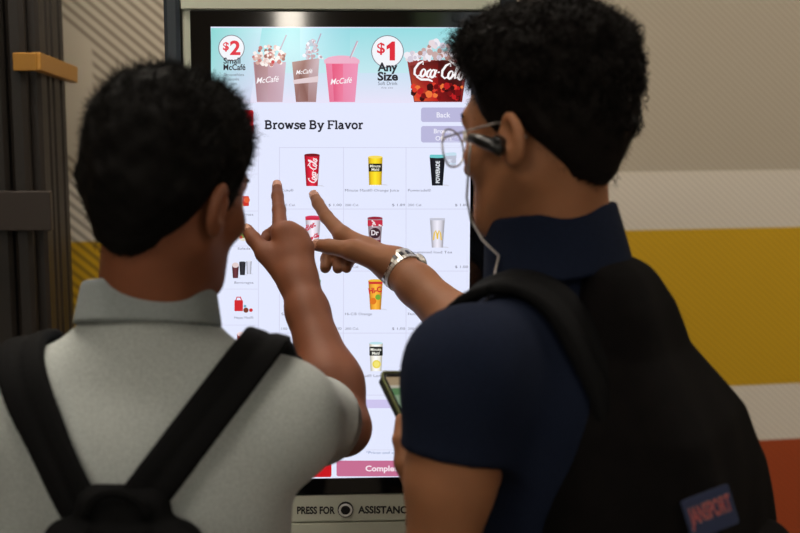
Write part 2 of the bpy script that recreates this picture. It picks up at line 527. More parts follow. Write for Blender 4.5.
# rounded dark side posts
for s_, u in ((-1, fL - 0.0125), (1, fR + 0.0125)):
    m_ = MB()
    kbox(m_, u - 0.012, u + 0.012, 0.02, bT + 0.14, 0.002, -0.11, 0.006)
    m_.build('side_post', M_side, kiosk)
m_ = MB(); kbox(m_, fL - 0.06, fR + 0.06, 0.0, 0.02, 0.09, -0.20, 0.02); m_.build('base_plate', M_side, kiosk)
m_ = MB(); kbox(m_, bL, bR, bB, bT, -0.0115, -0.002, 0.0); m_.build('bezel', M_blackgloss, kiosk, bevel=0.002)
zs = kuv(340, 523)[1]
m_ = MB(); kbox(m_, fL + 0.001, fR - 0.001, zs + 0.0015, bB - 0.0015, -0.0115, -0.004); asp = m_.build('button_panel', M_housing, kiosk, bevel=0.001)
m_ = MB(); kbox(m_, fL + 0.001, fR - 0.001, 0.12, zs - 0.0015, -0.0115, -0.004); m_.build('lower_panel', M_housing, kiosk, bevel=0.001)
m_ = MB(); kbox(m_, fL + 0.001, fR - 0.001, bT + 0.002, bT + 0.125, -0.0115, -0.004); m_.build('upper_panel', M_housing, kiosk, bevel=0.001)
# card reader slot and receipt opening on the lower panel, out of frame
m_ = MB(); kbox(m_, 0.05, 0.13, zs - 0.22, zs - 0.10, -0.003, 0.02, 0.01); m_.build('card_reader', M_blackplast, kiosk, bevel=0.003)
m_ = MB(); kbox(m_, -0.13, -0.03, zs - 0.16, zs - 0.13, -0.003, 0.004); m_.build('receipt_slot', M_blackplast, kiosk)

# call button
bc = K(345.5, 510, -0.004); 
m_ = MB(); m_.disc(bc + KN * 0.002, KN, 0.0125, 0.002, 40); btn = m_.build('call_button', M_print, kiosk, smooth=False)
ring = []
for k in range(48):
    a = 2 * math.pi * k / 48; ring.append(bc + KN * 0.0052 + (KU * math.cos(a) + np.array([0, 0, 1]) * math.sin(a)) * 0.0092)
m_ = MB(); m_.tube(ring, 0.0019, 8, closed=True); m_.build('ring', M_white, btn, smooth=True)
m_ = MB(); m_.disc(bc + KN * 0.0052, KN, 0.0052, 0.001, 24); m_.build('push_cap', M_darksteel, btn)

# ---- flat printed / displayed artwork, in photo-pixel units on the kiosk's own plane
_tc = {}
def text_mesh(s, bold=0.0, shear=0.0):
    key = (s, bold, shear)
    if key in _tc: return _tc[key]
    c = bpy.data.curves.new('t', 'FONT'); c.body = s; c.size = 1.0; c.offset = bold; c.shear = shear; c.resolution_u = 3
    c.align_x = 'LEFT'
    o = bpy.data.objects.new('t', c)
    me = o.to_mesh()
    v = np.array([tuple(x.co) for x in me.vertices]).reshape(-1, 3); f = [tuple(p.vertices) for p in me.polygons]
    o.to_mesh_clear(); bpy.data.objects.remove(o); bpy.data.curves.remove(c)
    _tc[key] = (v, f); return v, f

class Art:
    def __init__(s, base=0.0006): s.v = []; s.f = []; s.c = []; s.base = base; s.layer = 0
    def poly(s, pts, colr, dl=1):
        s.layer += dl
        n = len(s.v); off = s.base + s.layer * 0.000012
        for i, p in enumerate(pts):
            s.v.append(tuple(K(p[0], p[1], off)))
            c = colr[i] if isinstance(colr, list) else colr
            s.c.append((*lin(c), 1))
        s.f.append(tuple(range(n, n + len(pts))))
    def rect(s, x0, y0, x1, y1, colr, colb=None):
        if colb is None: s.poly([(x0, y0), (x0, y1), (x1, y1), (x1, y0)], colr)
        else: s.poly([(x0, y0), (x0, y1), (x1, y1), (x1, y0)], [colr, colb, colb, colr])
    def rrect(s, x0, y0, x1, y1, r, colr):
        pts = []
        for cx, cy, a0 in ((x0 + r, y0 + r, 90), (x0 + r, y1 - r, 180), (x1 - r, y1 - r, 270), (x1 - r, y0 + r, 0)):
            for k in range(5):
                a = math.radians(a0 + 22.5 * k); pts.append((cx + r * math.cos(a), cy - r * math.sin(a)))
        s.poly(pts, colr)
    def circle(s, x, y, r, colr, ry=None, n=28):
        ry = ry or r
        s.poly([(x + r * math.cos(-2 * math.pi * k / n), y + ry * math.sin(-2 * math.pi * k / n)) for k in range(n)], colr)
    def text(s, t, x, y, h, colr, w=None, bold=0.0, shear=0.0, align='l', rot=0.0):
        """x,y: left end of the baseline; h: cap height; w: full width"""
        v, f = text_mesh(t, bold, shear)
        if not len(v): return
        s.layer += 1
        v = v.copy(); x0, x1 = v[:, 0].min(), v[:, 0].max()
        sy = h / 0.72; sx = sy if w is None else w / (x1 - x0)
        X = (v[:, 0] - x0) * sx; Y = v[:, 1] * sy
        if align == 'c': X -= (x1 - x0) * sx / 2
        ca, sa = math.cos(rot), math.sin(rot)
        n = len(s.v); off = s.base + s.layer * 0.000012
        for a, b in zip(X, Y):
            s.v.append(tuple(K(x + a * ca - b * sa, y - (a * sa + b * ca), off))); s.c.append((*lin(colr), 1))
        s.f += [tuple(i + n for i in q) for q in f]
    def stroke(s, pts, w, colr, wf=None):
        """a pen stroke as a strip of quads; wf(t) scales the width along it"""
        s.layer += 1
        off = s.base + s.layer * 0.000012
        pts = [np.array(p, float) for p in pts]
        n = len(s.v); N = len(pts)
        for i, p in enumerate(pts):
            t = pts[min(i + 1, N - 1)] - pts[max(i - 1, 0)]; t = t / (np.linalg.norm(t) + 1e-9)
            nn = np.array([-t[1], t[0]]); ww = w / 2 * (wf(i / (N - 1)) if wf else 1)
            for q in (p + nn * ww, p - nn * ww):
                s.v.append(tuple(K(q[0], q[1], off))); s.c.append((*lin(colr), 1))
        for i in range(N - 1):
            s.f.append((n + 2 * i, n + 2 * i + 2, n + 2 * i + 3, n + 2 * i + 1))
    def build(s, name, mat, parent):
        me = bpy.data.meshes.new(name)
        me.from_pydata(s.v, [], s.f)
        ca = me.color_attributes.new('picture', 'FLOAT_COLOR', 'POINT')
        ca.data.foreach_set('color', np.array(s.c, np.float32).ravel())
        return link(name, me, parent, [mat], smooth=False)

def arc(cx, cy, rx, ry, a0, a1, n=10):
    return [(cx + rx * math.cos(math.radians(a0 + (a1 - a0) * k / n)), cy - ry * math.sin(math.radians(a0 + (a1 - a0) * k / n))) for k in range(n + 1)]

def slab_text(A, s, x, y, h, total, colr):
    """'Browse By Flavor' in a slab serif drawn with pen strokes. widths relative to cap height 1"""
    lw = 0.20; sl = 0.15
    G = {}
    def S(*p): return ('s', list(p))
    def H(x0, x1, yy): return ('h', [(x0, yy), (x1, yy)])
    G['B'] = (0.82, [S((.17, 0), (.17, 1)), ('s', [(.17, .94), (.42, .94)] + arc(.42, -.73, .2, .2, 90, -90)[0:0] + [(.42 + .2 * math.sin(a), .73 + .21 * math.cos(a)) for a in np.linspace(0, math.pi, 8)] + [(.17, .52)]),
              ('s', [(.42, .52)] + [(.44 + .24 * math.sin(a), .29 + .23 * math.cos(a)) for a in np.linspace(0, math.pi, 8)] + [(.17, .06)]), H(.02, .2, .94), H(.02, .2, .06)])
    G['r'] = (0.55, [S((.18, 0), (.18, .7)), ('s', [(.18, .45), (.25, .6), (.38, .67), (.5, .62)]), H(.03, .2, .66), H(.03, .38, .05)])
    G['o'] = (0.68, [('s', [(.33 + .25 * math.cos(a), .35 + .31 * math.sin(a)) for a in np.linspace(0, 2 * math.pi, 17)])])
    G['w'] = (0.98, [S((.12, .7), (.3, .02)), S((.3, .02), (.47, .68)), S((.47, .68), (.65, .02)), S((.65, .02), (.83, .7)), H(.0, .25, .66), H(.7, .95, .66)])
    G['s'] = (0.56, [('s', [(.47, .55), (.38, .65), (.22, .66), (.11, .57), (.12, .45), (.25, .38), (.38, .32), (.46, .22), (.42, .1), (.28, .04), (.12, .07), (.05, .17)]), S((.48, .68), (.48, .5)), S((.05, .02), (.05, .2))])
    G['e'] = (0.64, [('s', [(.08, .37), (.56, .37), (.55, .5), (.45, .64), (.32, .67), (.17, .62), (.08, .48), (.07, .33), (.13, .14), (.3, .04), (.45, .07), (.56, .15)])])
    G['y'] = (0.72, [S((.13, .7), (.36, .04)), S((.6, .7), (.3, -.2), (.2, -.26), (.08, -.24)), H(.0, .27, .66), H(.46, .73, .66)])
    G['F'] = (0.74, [S((.17, 0), (.17, 1)), H(.02, .68, .94), S((.66, 1), (.66, .78)), H(.17, .5, .5), S((.5, .6), (.5, .4)), H(.02, .36, .06)])
    G['l'] = (0.36, [S((.18, 0), (.18, 1)), H(.03, .2, .95), H(.03, .34, .05)])
    G['a'] = (0.66, [('s', [(.1, .58), (.25, .67), (.4, .62), (.45, .5), (.45, .05)]), ('s', [(.45, .4), (.25, .39), (.1, .3), (.08, .16), (.2, .04), (.35, .08), (.45, .2)]), H(.42, .62, .05)])
    G['v'] = (0.7, [S((.12, .7), (.34, .02)), S((.34, .02), (.57, .7)), H(.0, .25, .66), H(.44, .7, .66)])
    G[' '] = (0.32, [])
    W = sum(G[c][0] for c in s); sx = total / W
    X = x
    for c in s:
        w_, st = G[c]
        for kind, pts in st:
            A.stroke([(X + p[0] * sx, y - p[1] * h) for p in pts], (sl if kind == 'h' else lw) * h * 1.05, colr)
        X += w_ * sx

def cup(A, x, y, w, h, top, colr, taper=0.74, lid=None, shade=True):
    """a take-away cup: y is its base"""
    wb = w * taper / 2; wt = w / 2
    dk = tuple(int(v * 0.72) for v in colr)
    A.poly([(x + wb, y), (x + wb + w * .45, y + h * .02), (x + wb + w * .3, y - h * .03), (x + wb, y - h * .04)], (214, 216, 232))
    xs = [-1, -.55, 0, .55, 1]
    cs = [dk, colr, tuple(min(255, int(v * 1.08 + 12)) for v in colr), colr, dk]
    for i in range(4):
        A.poly([(x + xs[i] * wt, y - h), (x + xs[i] * wb, y), (x + xs[i + 1] * wb, y), (x + xs[i + 1] * wt, y - h)], [cs[i], cs[i], cs[i + 1], cs[i + 1]], dl=0 if i else 1)
    A.circle(x, y - h, wt, top, ry=w * 0.10)
    if lid: A.rrect(x - wt * 1.06, y - h - 1.2, x + wt * 1.06, y - h + 1.2, .8, lid)

def coca(A, x, y, w, colr, rot=0.0, lw=1.5):
    """flowing script 'Coca-Cola' in pen strokes; x,y = left end of the baseline"""
    L = []
    def C(ox): return [(ox + .115, .62), (ox + .10, .80), (ox + .03, .66), (ox - .01, .38), (ox + .01, .12), (ox + .07, .0), (ox + .14, .12)]
    def o(ox, r=.04): return [(ox + r * math.cos(a), .20 + .20 * math.sin(a)) for a in np.linspace(1.2, 7.6, 12)]
    def c(ox): return [(ox + .05, .33), (ox + .02, .4), (ox - .025, .28), (ox - .02, .06), (ox + .02, .0), (ox + .06, .12)]
    def a(ox): return o(ox) + [(ox + .05, .4), (ox + .045, .05), (ox + .08, .05)]
    L += [C(.04), o(.20), c(.30), a(.38), [(.46, .28), (.50, .30)], C(.55), o(.71), [(.76, .1), (.82, .55), (.83, .95), (.80, .9), (.79, .3), (.81, .02), (.85, .1)], a(.90)]
    L += [[(.10, -.02), (.2, -.14), (.34, -.12), (.42, -.2)], [(.60, .95), (.75, .72), (.86, .74)]]
    h = w * 0.36; ca, sa = math.cos(rot), math.sin(rot)
    for st in L:
        q = []
        for px_, py_ in st:
            X = px_ * w + py_ * h * 0.22; Y = py_ * h
            q.append((x + X * ca - Y * sa, y - (X * sa + Y * ca)))
        A.stroke(q, lw, colr, wf=lambda t: 0.6 + 0.5 * math.sin(t * math.pi))

# emissive display material: glossy cover glass over a lit picture
def display_material(name, strength=1.0, attr=True, color=(230, 236, 255), rough=0.12):
    m = bpy.data.materials.new(name); m.use_nodes = True
    nt = m.node_tree; b = nt.nodes['Principled BSDF']
    b.inputs['Base Color'].default_value = (0.004, 0.004, 0.005, 1); b.inputs['Roughness'].default_value = rough
    b.inputs['Specular IOR Level'].default_value = 0.35
    if attr:
        a = nt.nodes.new('ShaderNodeAttribute'); a.attribute_name = 'picture'
        nt.links.new(a.outputs['Color'], b.inputs['Emission Color'])
    else: b.inputs['Emission Color'].default_value = (*lin(color), 1)
    b.inputs['Emission Strength'].default_value = strength
    return m
M_disp = display_material('lit_display_picture', 1.0)
M_back = display_material('lit_display_white', 1.0, attr=False, color=(228, 233, 255))

m_ = MB(); kbox(m_, uL, uR, zB, zT, -0.0018, 0.0003)
screen = m_.build('screen', M_back, kiosk)

RED = (206, 34, 48); INK = (40, 38, 46); GREY = (150, 150, 165)
# promotional banner
A = Art()
L0, R0 = 209, 474
A.rect(211, 28, 470.5, 73, (150, 220, 226), (196, 232, 240))
A.rect(211, 73, 470.5, 103, (205, 226, 244), (232, 228, 250))
A.poly([(211, 28), (211, 80), (250, 103), (262, 28)], [(140, 218, 214), (168, 222, 224), (214, 216, 242), (190, 232, 240)])
A.poly([(300, 28), (300, 60), (350, 60), (350, 28)], [(176, 226, 238), (190, 232, 240), (168, 226, 232), (150, 216, 226)])
for (x, y, r) in ((231.5, 48, 13.2), (387.5, 51.5, 16.3)):
    A.circle(x, y, r, (120, 118, 130)); A.circle(x, y, r - .8, (244, 246, 252))
A.text('$', 223, 50, 8, (226, 64, 78), w=6, bold=.03); A.text('2', 230, 54.5, 14, (226, 54, 70), w=10.5, bold=.03)
A.text('$', 377, 53, 10.5, (222, 50, 66), w=8, bold=.02); A.poly([(386.5, 46), (392, 41.5), (395, 41.5), (395, 60.5), (389.6, 60.5), (389.6, 48.2), (386.5, 49.6)], (222, 44, 60))
A.text('Small', 223.5, 63.5, 6, INK, w=17, bold=.02); A.text('McCafé', 223.5, 70, 6, INK, w=22, bold=.02)
for k, t in enumerate(('Smoothies', 'Frappés', 'Shakes')): A.text(t, 224, 76 + 4.4 * k, 3, (110, 120, 135), w=[20, 15, 13][k])
A.text('Any', 377.5, 71, 8.5, INK, w=20, bold=.035); A.text('Size', 377.5, 80.3, 8.5, INK, w=20.5, bold=.035)
A.text('Soft Drink', 378, 85, 3.6, (95, 100, 118), w=19.5); A.text('Any size', 381, 88.5, 1.8, (140, 140, 160), w=12)
A.build('promo_banner', M_disp, screen)
# banner cups
def mc(A, x, y, w, colr=(250, 244, 248)):
    # a small slanted pen-script word
    A.text('McCafé', x - w / 2, y, w * 0.26, colr, w=w, shear=0.35, rot=0.09, bold=.01)
A = Art(0.0012)
A.poly([(253.5, 62), (257, 102), (282.5, 102), (286, 62)], [(178, 130, 138), (190, 150, 160), (205, 175, 190), (206, 178, 194)])
A.poly([(255, 64), (257, 101), (268, 101), (268, 64)], [(160, 118, 120), (176, 138, 148), (196, 164, 176), (182, 140, 142)])
r_ = random.Random(3)
for k in range(90):
    a = r_.uniform(0, 6.28); q = math.sqrt(r_.uniform(0, 1)); x = 269 + 17 * q * math.cos(a); y = 56 + 10 * q * math.sin(a) * (1 if abs(x - 269) < 12 else .6)
    A.circle(x, y, r_.uniform(1.0, 2.4), r_.choice([(246, 236, 234), (226, 196, 190), (214, 172, 160), (240, 224, 220), (160, 96, 84), (196, 120, 116), (248, 240, 236)]), n=9)
A.circle(273, 62, 1.8, (200, 50, 60)); A.stroke([(280, 50), (286.5, 35)], 1.3, (176, 170, 190))
mc(A, 268, 83.5, 23)
A.build('drink_picture', M_disp, screen)
A = Art(0.0012)
A.poly([(292, 62), (296, 102), (316, 102), (319.5, 58), (305, 60)], [(176, 140, 134), (150, 108, 104), (170, 134, 134), (206, 182, 190), (150, 104, 96)])
A.poly([(299, 70), (300, 101), (308, 101), (309, 70)], [(132, 88, 80), (158, 118, 112), (140, 96, 90), (186, 150, 146)])
A.poly([(293, 80), (294, 84), (318, 82), (318.5, 76)], (226, 206, 210))
for k in range(50):
    t = r_.uniform(0, 1); x = 312 + r_.uniform(-1, 1) * (8 * (1 - t) + 3); y = 59 - 19 * t
    A.circle(x, y, r_.uniform(.9, 2.2), r_.choice([(236, 236, 246), (204, 190, 204), (176, 190, 206), (240, 232, 238), (190, 160, 168)]), n=9)
A.stroke([(317, 44), (321, 33.5)], 1.2, (176, 160, 186))
mc(A, 304.5, 74.5, 17)
A.build('drink_picture', M_disp, screen)
A = Art(0.0012)
A.poly([(325.5, 62), (329.5, 102), (355, 102), (358.5, 62)], [(236, 120, 156), (232, 116, 150), (236, 150, 184), (240, 150, 186)])
A.poly([(332, 64), (334, 101), (343, 101), (343, 64)], [(230, 84, 124), (224, 96, 134), (238, 130, 164), (238, 110, 146)])
A.poly([(324, 60)] + [(324 + 35.5 * k / 8, 60 - 4.5 * math.sin(k / 8 * math.pi) ** .5) for k in range(9)] + [(359.5, 60), (359, 64), (325, 64)][:0] + [(359.5, 63.5), (324.5, 63.5)], (238, 178, 202))
A.stroke([(350, 58), (357.5, 41)], 1.6, (196, 170, 188)); A.stroke([(351, 58), (358, 42)], .5, (236, 232, 240))
mc(A, 341.5, 84.5, 22)
A.build('drink_picture', M_disp, screen)
A = Art(0.0012)
A.poly([(407, 60), (414, 102), (462, 102), (468, 60)], [(150, 60, 56), (130, 26, 28), (120, 30, 30), (140, 60, 60)])
A.poly([(410, 66), (414.5, 101), (438, 101), (438, 60)], [(120, 44, 38), (226, 90, 50), (190, 30, 30), (84, 22, 22)])
A.poly([(438, 60), (438, 101), (460, 101), (464, 62)], [(70, 18, 18), (140, 20, 24), (60, 14, 16), (96, 40, 36)])
for k in range(46):
    x = r_.uniform(412, 462); y = r_.uniform(84, 99)
    A.circle(x, y, r_.uniform(1.5, 4), r_.choice([(220, 60, 44), (240, 120, 60), (120, 16, 20), (60, 12, 14), (190, 30, 34), (90, 14, 18)]), n=7)
for k in range(90):
    t = r_.uniform(0, 1); x = 437 + r_.uniform(-1, 1) * 30; y = 60 - 20 * t * max(0.15, 1 - abs(x - 437) / 40)
    A.circle(x, y, r_.uniform(1.5, 3.6), r_.choice([(232, 218, 224), (214, 206, 220), (200, 170, 168), (240, 236, 244), (186, 140, 130)]), n=8)
coca(A, 411, 76, 54, (250, 246, 248), rot=-0.07, lw=2.2)
A.build('drink_picture', M_disp, screen)
# heading and page buttons
A = Art()
slab_text(A, 'Browse By Flavor', 264.5, 129, 8.6, 99, (34, 34, 44))
A.build('heading', M_disp, screen)
for (y0, y1, tx) in ((107.5, 122, ['Back']), (126, 142.5, ['Browse', 'Offers'])):
    A = Art(); A.rrect(421, y0, 469.5, y1, 2.5, (186, 184, 220))
    for i, t in enumerate(tx): A.text(t, 443.5, (y0 + y1) / 2 + 2.6 + (i - (len(tx) - 1) / 2) * 7.2, 5.2 if len(tx) == 1 else 4.6, (236, 236, 250), align='c', bold=.02)
    A.build('page_button', M_disp, screen)
A = Art(); A.rrect(217, 110, 253.5, 135, 2, (196, 30, 44))
A.stroke([(225, 131), (227, 118), (231, 114), (234.5, 121), (235.5, 131)], 2.6, (250, 196, 40)); A.stroke([(235.5, 131), (236.5, 121), (240, 114), (244, 118), (246, 131)], 2.6, (250, 196, 40))
A.build('restaurant_emblem', M_disp, screen)
# grid lines
A = Art()
for x in (279.5, 343.5, 406, 258.5): A.rect(x - .35, 147, x + .35, 455 if x > 270 else 470, (212, 214, 238))
for y in (147.5, 209, 271, 333, 395): A.rect(279.5, y - .35, 470, y + .35, (212, 214, 238))
for y in (174, 211, 246, 289, 325, 360): A.rect(222, y - .3, 258, y + .3, (214, 216, 238))
A.build('grid_lines', M_disp, screen)
# captions and prices
caps = {(0, 0): ('Coke®', 12, '$ 1.00'), (1, 0): ('Minute Maid® Orange Juice', 54, '$ 1.89'), (2, 0): ('Powerade®', 23, '$ 1.00'),
        (0, 1): ('Diet Coke®', 22, '$ 1.00'), (1, 1): ('Dr Pepper®', 24, '$ 1.00'), (2, 1): ('Sweetened Iced Tea', 44, '$ 1.00'),
        (0, 2): ('Sprite®', 16, '$ 1.00'), (1, 2): ('Hi-C® Orange', 27, '$ 1.00'), (2, 2): ('Fanta® Strawberry', 36, '$ 1.00'),
        (1, 3): ('Minute Maid® Lemonade', 48, '$ 1.00')}
cx0 = [281.5, 345, 408]; 
for (i, j), (t, w_, pr) in caps.items():
    yb = 191.5 + 61.8 * j
    A = Art(); A.text(t, cx0[i], yb, 2.6, (120, 120, 138), w=w_); A.build('caption', M_disp, screen)
    A = Art(); A.text('200 Cal.' if i else '150 Cal.', cx0[i], yb + 14.6, 2.4, (130, 130, 148), w=14); A.build('calorie_note', M_disp, screen)
    A = Art(); A.text(pr, cx0[i] + 47, yb + 14.6, 2.5, (120, 120, 138), w=13); A.build('price', M_disp, screen)
# cups of the menu grid
def pic(fn):
    A = Art(0.0012); fn(A); A.build('drink_picture', M_disp, screen)
def p_coke(A):
    cup(A, 312, 186, 15.5, 31, (120, 20, 30), (206, 28, 52), lid=None); coca(A, 315.3, 184, 26, (250, 236, 240), rot=1.50, lw=1.1)
def p_mm(A):
    cup(A, 375.3, 185, 14.5, 28, (248, 222, 96), (246, 206, 32), taper=.86); A.rrect(368.6, 163.5, 382, 171.5, .8, (40, 38, 30))
    A.text('Minute', 370, 167.2, 2.6, (240, 236, 220), w=10.5, bold=.02); A.text('Maid', 371.5, 170.6, 2.6, (240, 236, 220), w=7.5, bold=.02)
    for x in (370.5, 373, 375.5, 378, 380.5): A.circle(x, 185.4, .7, (250, 250, 250), n=6)
def p_pow(A):
    cup(A, 437.3, 185.5, 15.5, 29, (90, 190, 196), (24, 26, 34), taper=.7); A.rrect(429.6, 154.6, 445, 157.8, 1.4, (110, 200, 204)); A.text('POWERADE', 439.6, 183, 4, (232, 236, 244), w=22, rot=math.pi / 2, bold=.03)
def p_diet(A):
    cup(A, 313, 243, 15.5, 26, (214, 60, 96), (222, 214, 226)); A.rrect(305.5, 217.5, 320.5, 220, .6, (206, 40, 70)); A.text('diet', 306.5, 231, 5.5, (200, 40, 76), rot=.5, w=11, bold=.03); coca(A, 308, 240, 12, (200, 40, 70), rot=.3, lw=.9)
def p_dr(A):
    cup(A, 375, 247, 15, 29, (150, 40, 60), (170, 150, 160)); A.rect(367.6, 220, 382.6, 226, (196, 46, 70)); A.circle(375, 233, 5.4, (60, 34, 44)); A.text('Dr', 371.2, 235, 5, (236, 226, 232), w=7.5, bold=.03)
    for k in range(10): A.circle(r_.uniform(369, 381), r_.uniform(220, 226), .9, (240, 226, 230), n=6)
    A.rect(370, 240, 380.5, 245, (110, 34, 48))
def p_mcd(A):
    cup(A, 437.3, 247.5, 14.8, 28.5, (236, 236, 246), (214, 212, 224)); A.rrect(429.6, 218, 445, 220.2, .8, (196, 198, 214))
    A.stroke([(433.5, 240), (434.3, 233), (435.6, 230.5), (436.8, 234), (437.3, 239)], 1.3, (236, 196, 60)); A.stroke([(437.3, 239), (437.8, 234), (439, 230.5), (440.4, 233), (441.2, 240)], 1.3, (236, 196, 60))
def p_spr(A):
    cup(A, 313, 308, 15.5, 28, (90, 190, 120), (24, 140, 84)); A.text('Sprite', 309.5, 306, 5, (236, 244, 240), w=19, rot=1.35, bold=.03)
def p_hic(A):
    cup(A, 375.5, 309.5, 14.5, 29, (240, 190, 60), (240, 164, 52)); A.circle(373, 301, 3.4, (226, 122, 36), n=12); A.circle(378, 297, 2.8, (120, 170, 60), n=12); A.rect(368.6, 281.5, 382.5, 284, (206, 60, 50))
    A.text('Hi-C', 369, 293.5, 5.5, (210, 44, 50), w=13, rot=.15, bold=.04)
def p_fan(A):
    cup(A, 437, 309, 15, 28, (220, 120, 110), (214, 90, 96)); A.rect(430, 284, 444.5, 287, (226, 176, 176)); A.text('Fanta', 430.5, 300, 5, (250, 240, 240), w=13, rot=.2, bold=.03)
def p_lem(A):
    cup(A, 376, 371, 13.5, 28, (190, 226, 236), (242, 238, 226), taper=.8); A.rrect(369.4, 346.5, 382.7, 355.5, .6, (36, 38, 36)); A.text('Minute', 370.6, 350.6, 2.8, (240, 240, 230), w=10.5, bold=.02); A.text('Maid', 372, 354.3, 2.8, (240, 240, 230), w=7.5, bold=.02)
    A.circle(376.5, 364, 4.2, (236, 214, 70), n=14); A.circle(376.5, 364, 3, (244, 230, 120), n=14)
for fn in (p_coke, p_mm, p_pow, p_diet, p_dr, p_mcd, p_spr, p_hic, p_fan, p_lem): pic(fn)
# category column on the left
def s_item(name, y, fn, cap):
    A = Art(0.0012); fn(A, y); A.text(cap, 244, y + 13.5, 2.3, (120, 120, 138), align='c', w=min(19, 2.1 * len(cap))); A.build('category_picture', M_disp, screen)
s_item('a', 202, lambda A, y: (A.rrect(239, y - 6, 249, y + 4, 1, (206, 50, 40)), A.circle(247, y - 2, 3, (226, 96, 60), n=9), A.circle(241, y + 3, 2.4, (240, 180, 120), n=9)), 'Favorites')
s_item('b', 236, lambda A, y: (A.circle(244, y, 6.5, (226, 222, 210), ry=5), A.circle(243, y - 1, 4.5, (120, 150, 70), ry=3), A.circle(246, y, 2, (206, 110, 60)), A.circle(241, y + 1, 1.6, (190, 60, 50))), 'Salads')
s_item('c', 270, lambda A, y: (cup(A, 235.5, y + 8, 7, 13, (200, 120, 110), (92, 40, 48)), A.circle(235.5, y - 5, 3.4, (226, 206, 206), ry=2.6), cup(A, 242.5, y + 5, 6.5, 13, (60, 60, 66), (36, 34, 42)), cup(A, 249, y + 4, 5.5, 13, (226, 226, 236), (196, 198, 214))), 'Beverages')
s_item('d', 305, lambda A, y: (A.rrect(234.5, y - 5, 243, y + 6, .8, (208, 36, 44)), A.stroke([(236, y - 5), (237, y - 8), (240.5, y - 8), (241.5, y - 5)], 1.1, (208, 36, 44)), A.circle(246, y + 5, 2.6, (120, 60, 40)), A.circle(251, y + 5, 1.8, (206, 40, 44)), A.circle(245, y + 1, 1.4, (120, 180, 200))), 'Happy Meal®')
s_item('e', 340, lambda A, y: (cup(A, 241, y + 8, 8, 14, (210, 110, 100), (160, 60, 60)), A.circle(247.5, y - 2, 3, (206, 60, 50)), A.circle(241, y - 6, 3.6, (236, 214, 214), ry=2.4)), 'Desserts')
# lower strip, note and order buttons
A = Art(); A.rect(262, 399.5, 470, 408, (206, 198, 238)); A.text('*Prices and calories may vary', 366, 453.8, 2.8, (130, 150, 190), w=62); A.rect(281, 449.6, 470, 450, (206, 208, 230)); A.build('note_strip', M_disp, screen)
A = Art(); A.rrect(222, 463.3, 331.5, 477, 2, (198, 24, 32)); A.text('Cancel Order', 250, 472.5, 5, (250, 226, 228), w=44, bold=.02); A.build('order_button', M_disp, screen)
A = Art(); A.rrect(336.5, 460.5, 470.5, 476.2, 2, (198, 110, 146)); A.text('Complete Order', 365.5, 471, 5.6, (246, 226, 236), w=62, bold=.03); A.build('order_button', M_disp, screen)
# printed legend on the panel
A = Art(-0.0037)
A.text('PRESS FOR', 297, 514.5, 7.2, INK, w=38, bold=.035); A.build('printed_legend', M_print, asp); A = Art(-0.0037); A.text('ASSISTANCE', 358, 514, 7.2, INK, w=54, bold=.035)
A.build('printed_legend', M_print, asp)

# ------------------------------------------------------------------ people
def head_sdf(p, H, male=1.0, turn=None):
    q = H.loc(p)
    d = ell(q, (0, -.012, .045), (.074, .096, .084))
    d = smin(d, ell(q, (0, .040, .0), (.060, .056, .078)), .03)
    d = smin(d, cone(q, (.048, .0, -.036), (.016, .072, -.084), .021, .019), .03)
    d = smin(d, cone(q, (-.048, .0, -.036), (-.016, .072, -.084), .021, .019), .03)
    d = smin(d, cone(q, (-.018, .077, -.082), (.018, .077, -.082), .016, .016), .02)
    d = smin(d, ell(q, (0, .055, -.055), (.045, .042, .045)), .02)
    d = smin(d, ell(q, (.040, .066, -.012), (.022, .018, .018)), .02)     # cheekbones
    d = smin(d, ell(q, (-.040, .066, -.012), (.022, .018, .018)), .02)
    d = smin(d, cone(q, (-.035, .078, .038), (.035, .078, .038), .011, .011), .014)   # brow
    for s in (1, -1): d = smax(d, -ell(q, (s * .031, .100, .018), (.019, .014, .012)), .010)
    d = smin(d, cone(q, (0, .088, .022), (0, .112, -.018), .006, .010), .010)   # nose
    for s in (1, -1): d = smin(d, ell(q, (s * .010, .102, -.022), (.008, .009, .007)), .006)
    d = smin(d, ell(q, (0, .093, -.047), (.022, .008, .006)), .006)             # lips
    d = smin(d, ell(q, (0, .091, -.056), (.019, .008, .006)), .005)
    d = smax(d, -cone(q, (-.018, .102, -.0515), (.018, .102, -.0515), .0025, .0025), .003)
    for s in (1, -1):                                                      # ears
        e = q.copy(); e[:, 0] = e[:, 0] * s
        c, sn = math.cos(.24), math.sin(.24)
        x = e[:, 0] - .080; y = e[:, 1] + .004
        r = np.stack([x * c + y * sn, -x * sn + y * c, e[:, 2] - .004 - y * .25], 1)
        o = ell(r, (0, -.006, .0), (.0080, .0185, .029))
        o = smin(o, ell(r, (0, 0, -.022), (.006, .011, .012)), .006)
        o = smax(o, -ell(r, (.0095, -.002, .003), (.0095, .0115, .019)), .002)
        d = smin(d, o, .006)
        d = smin(d, cone(r, (0, .007, -.006), (0, .009, .002), .005, .005), .004)
    return d * H.s

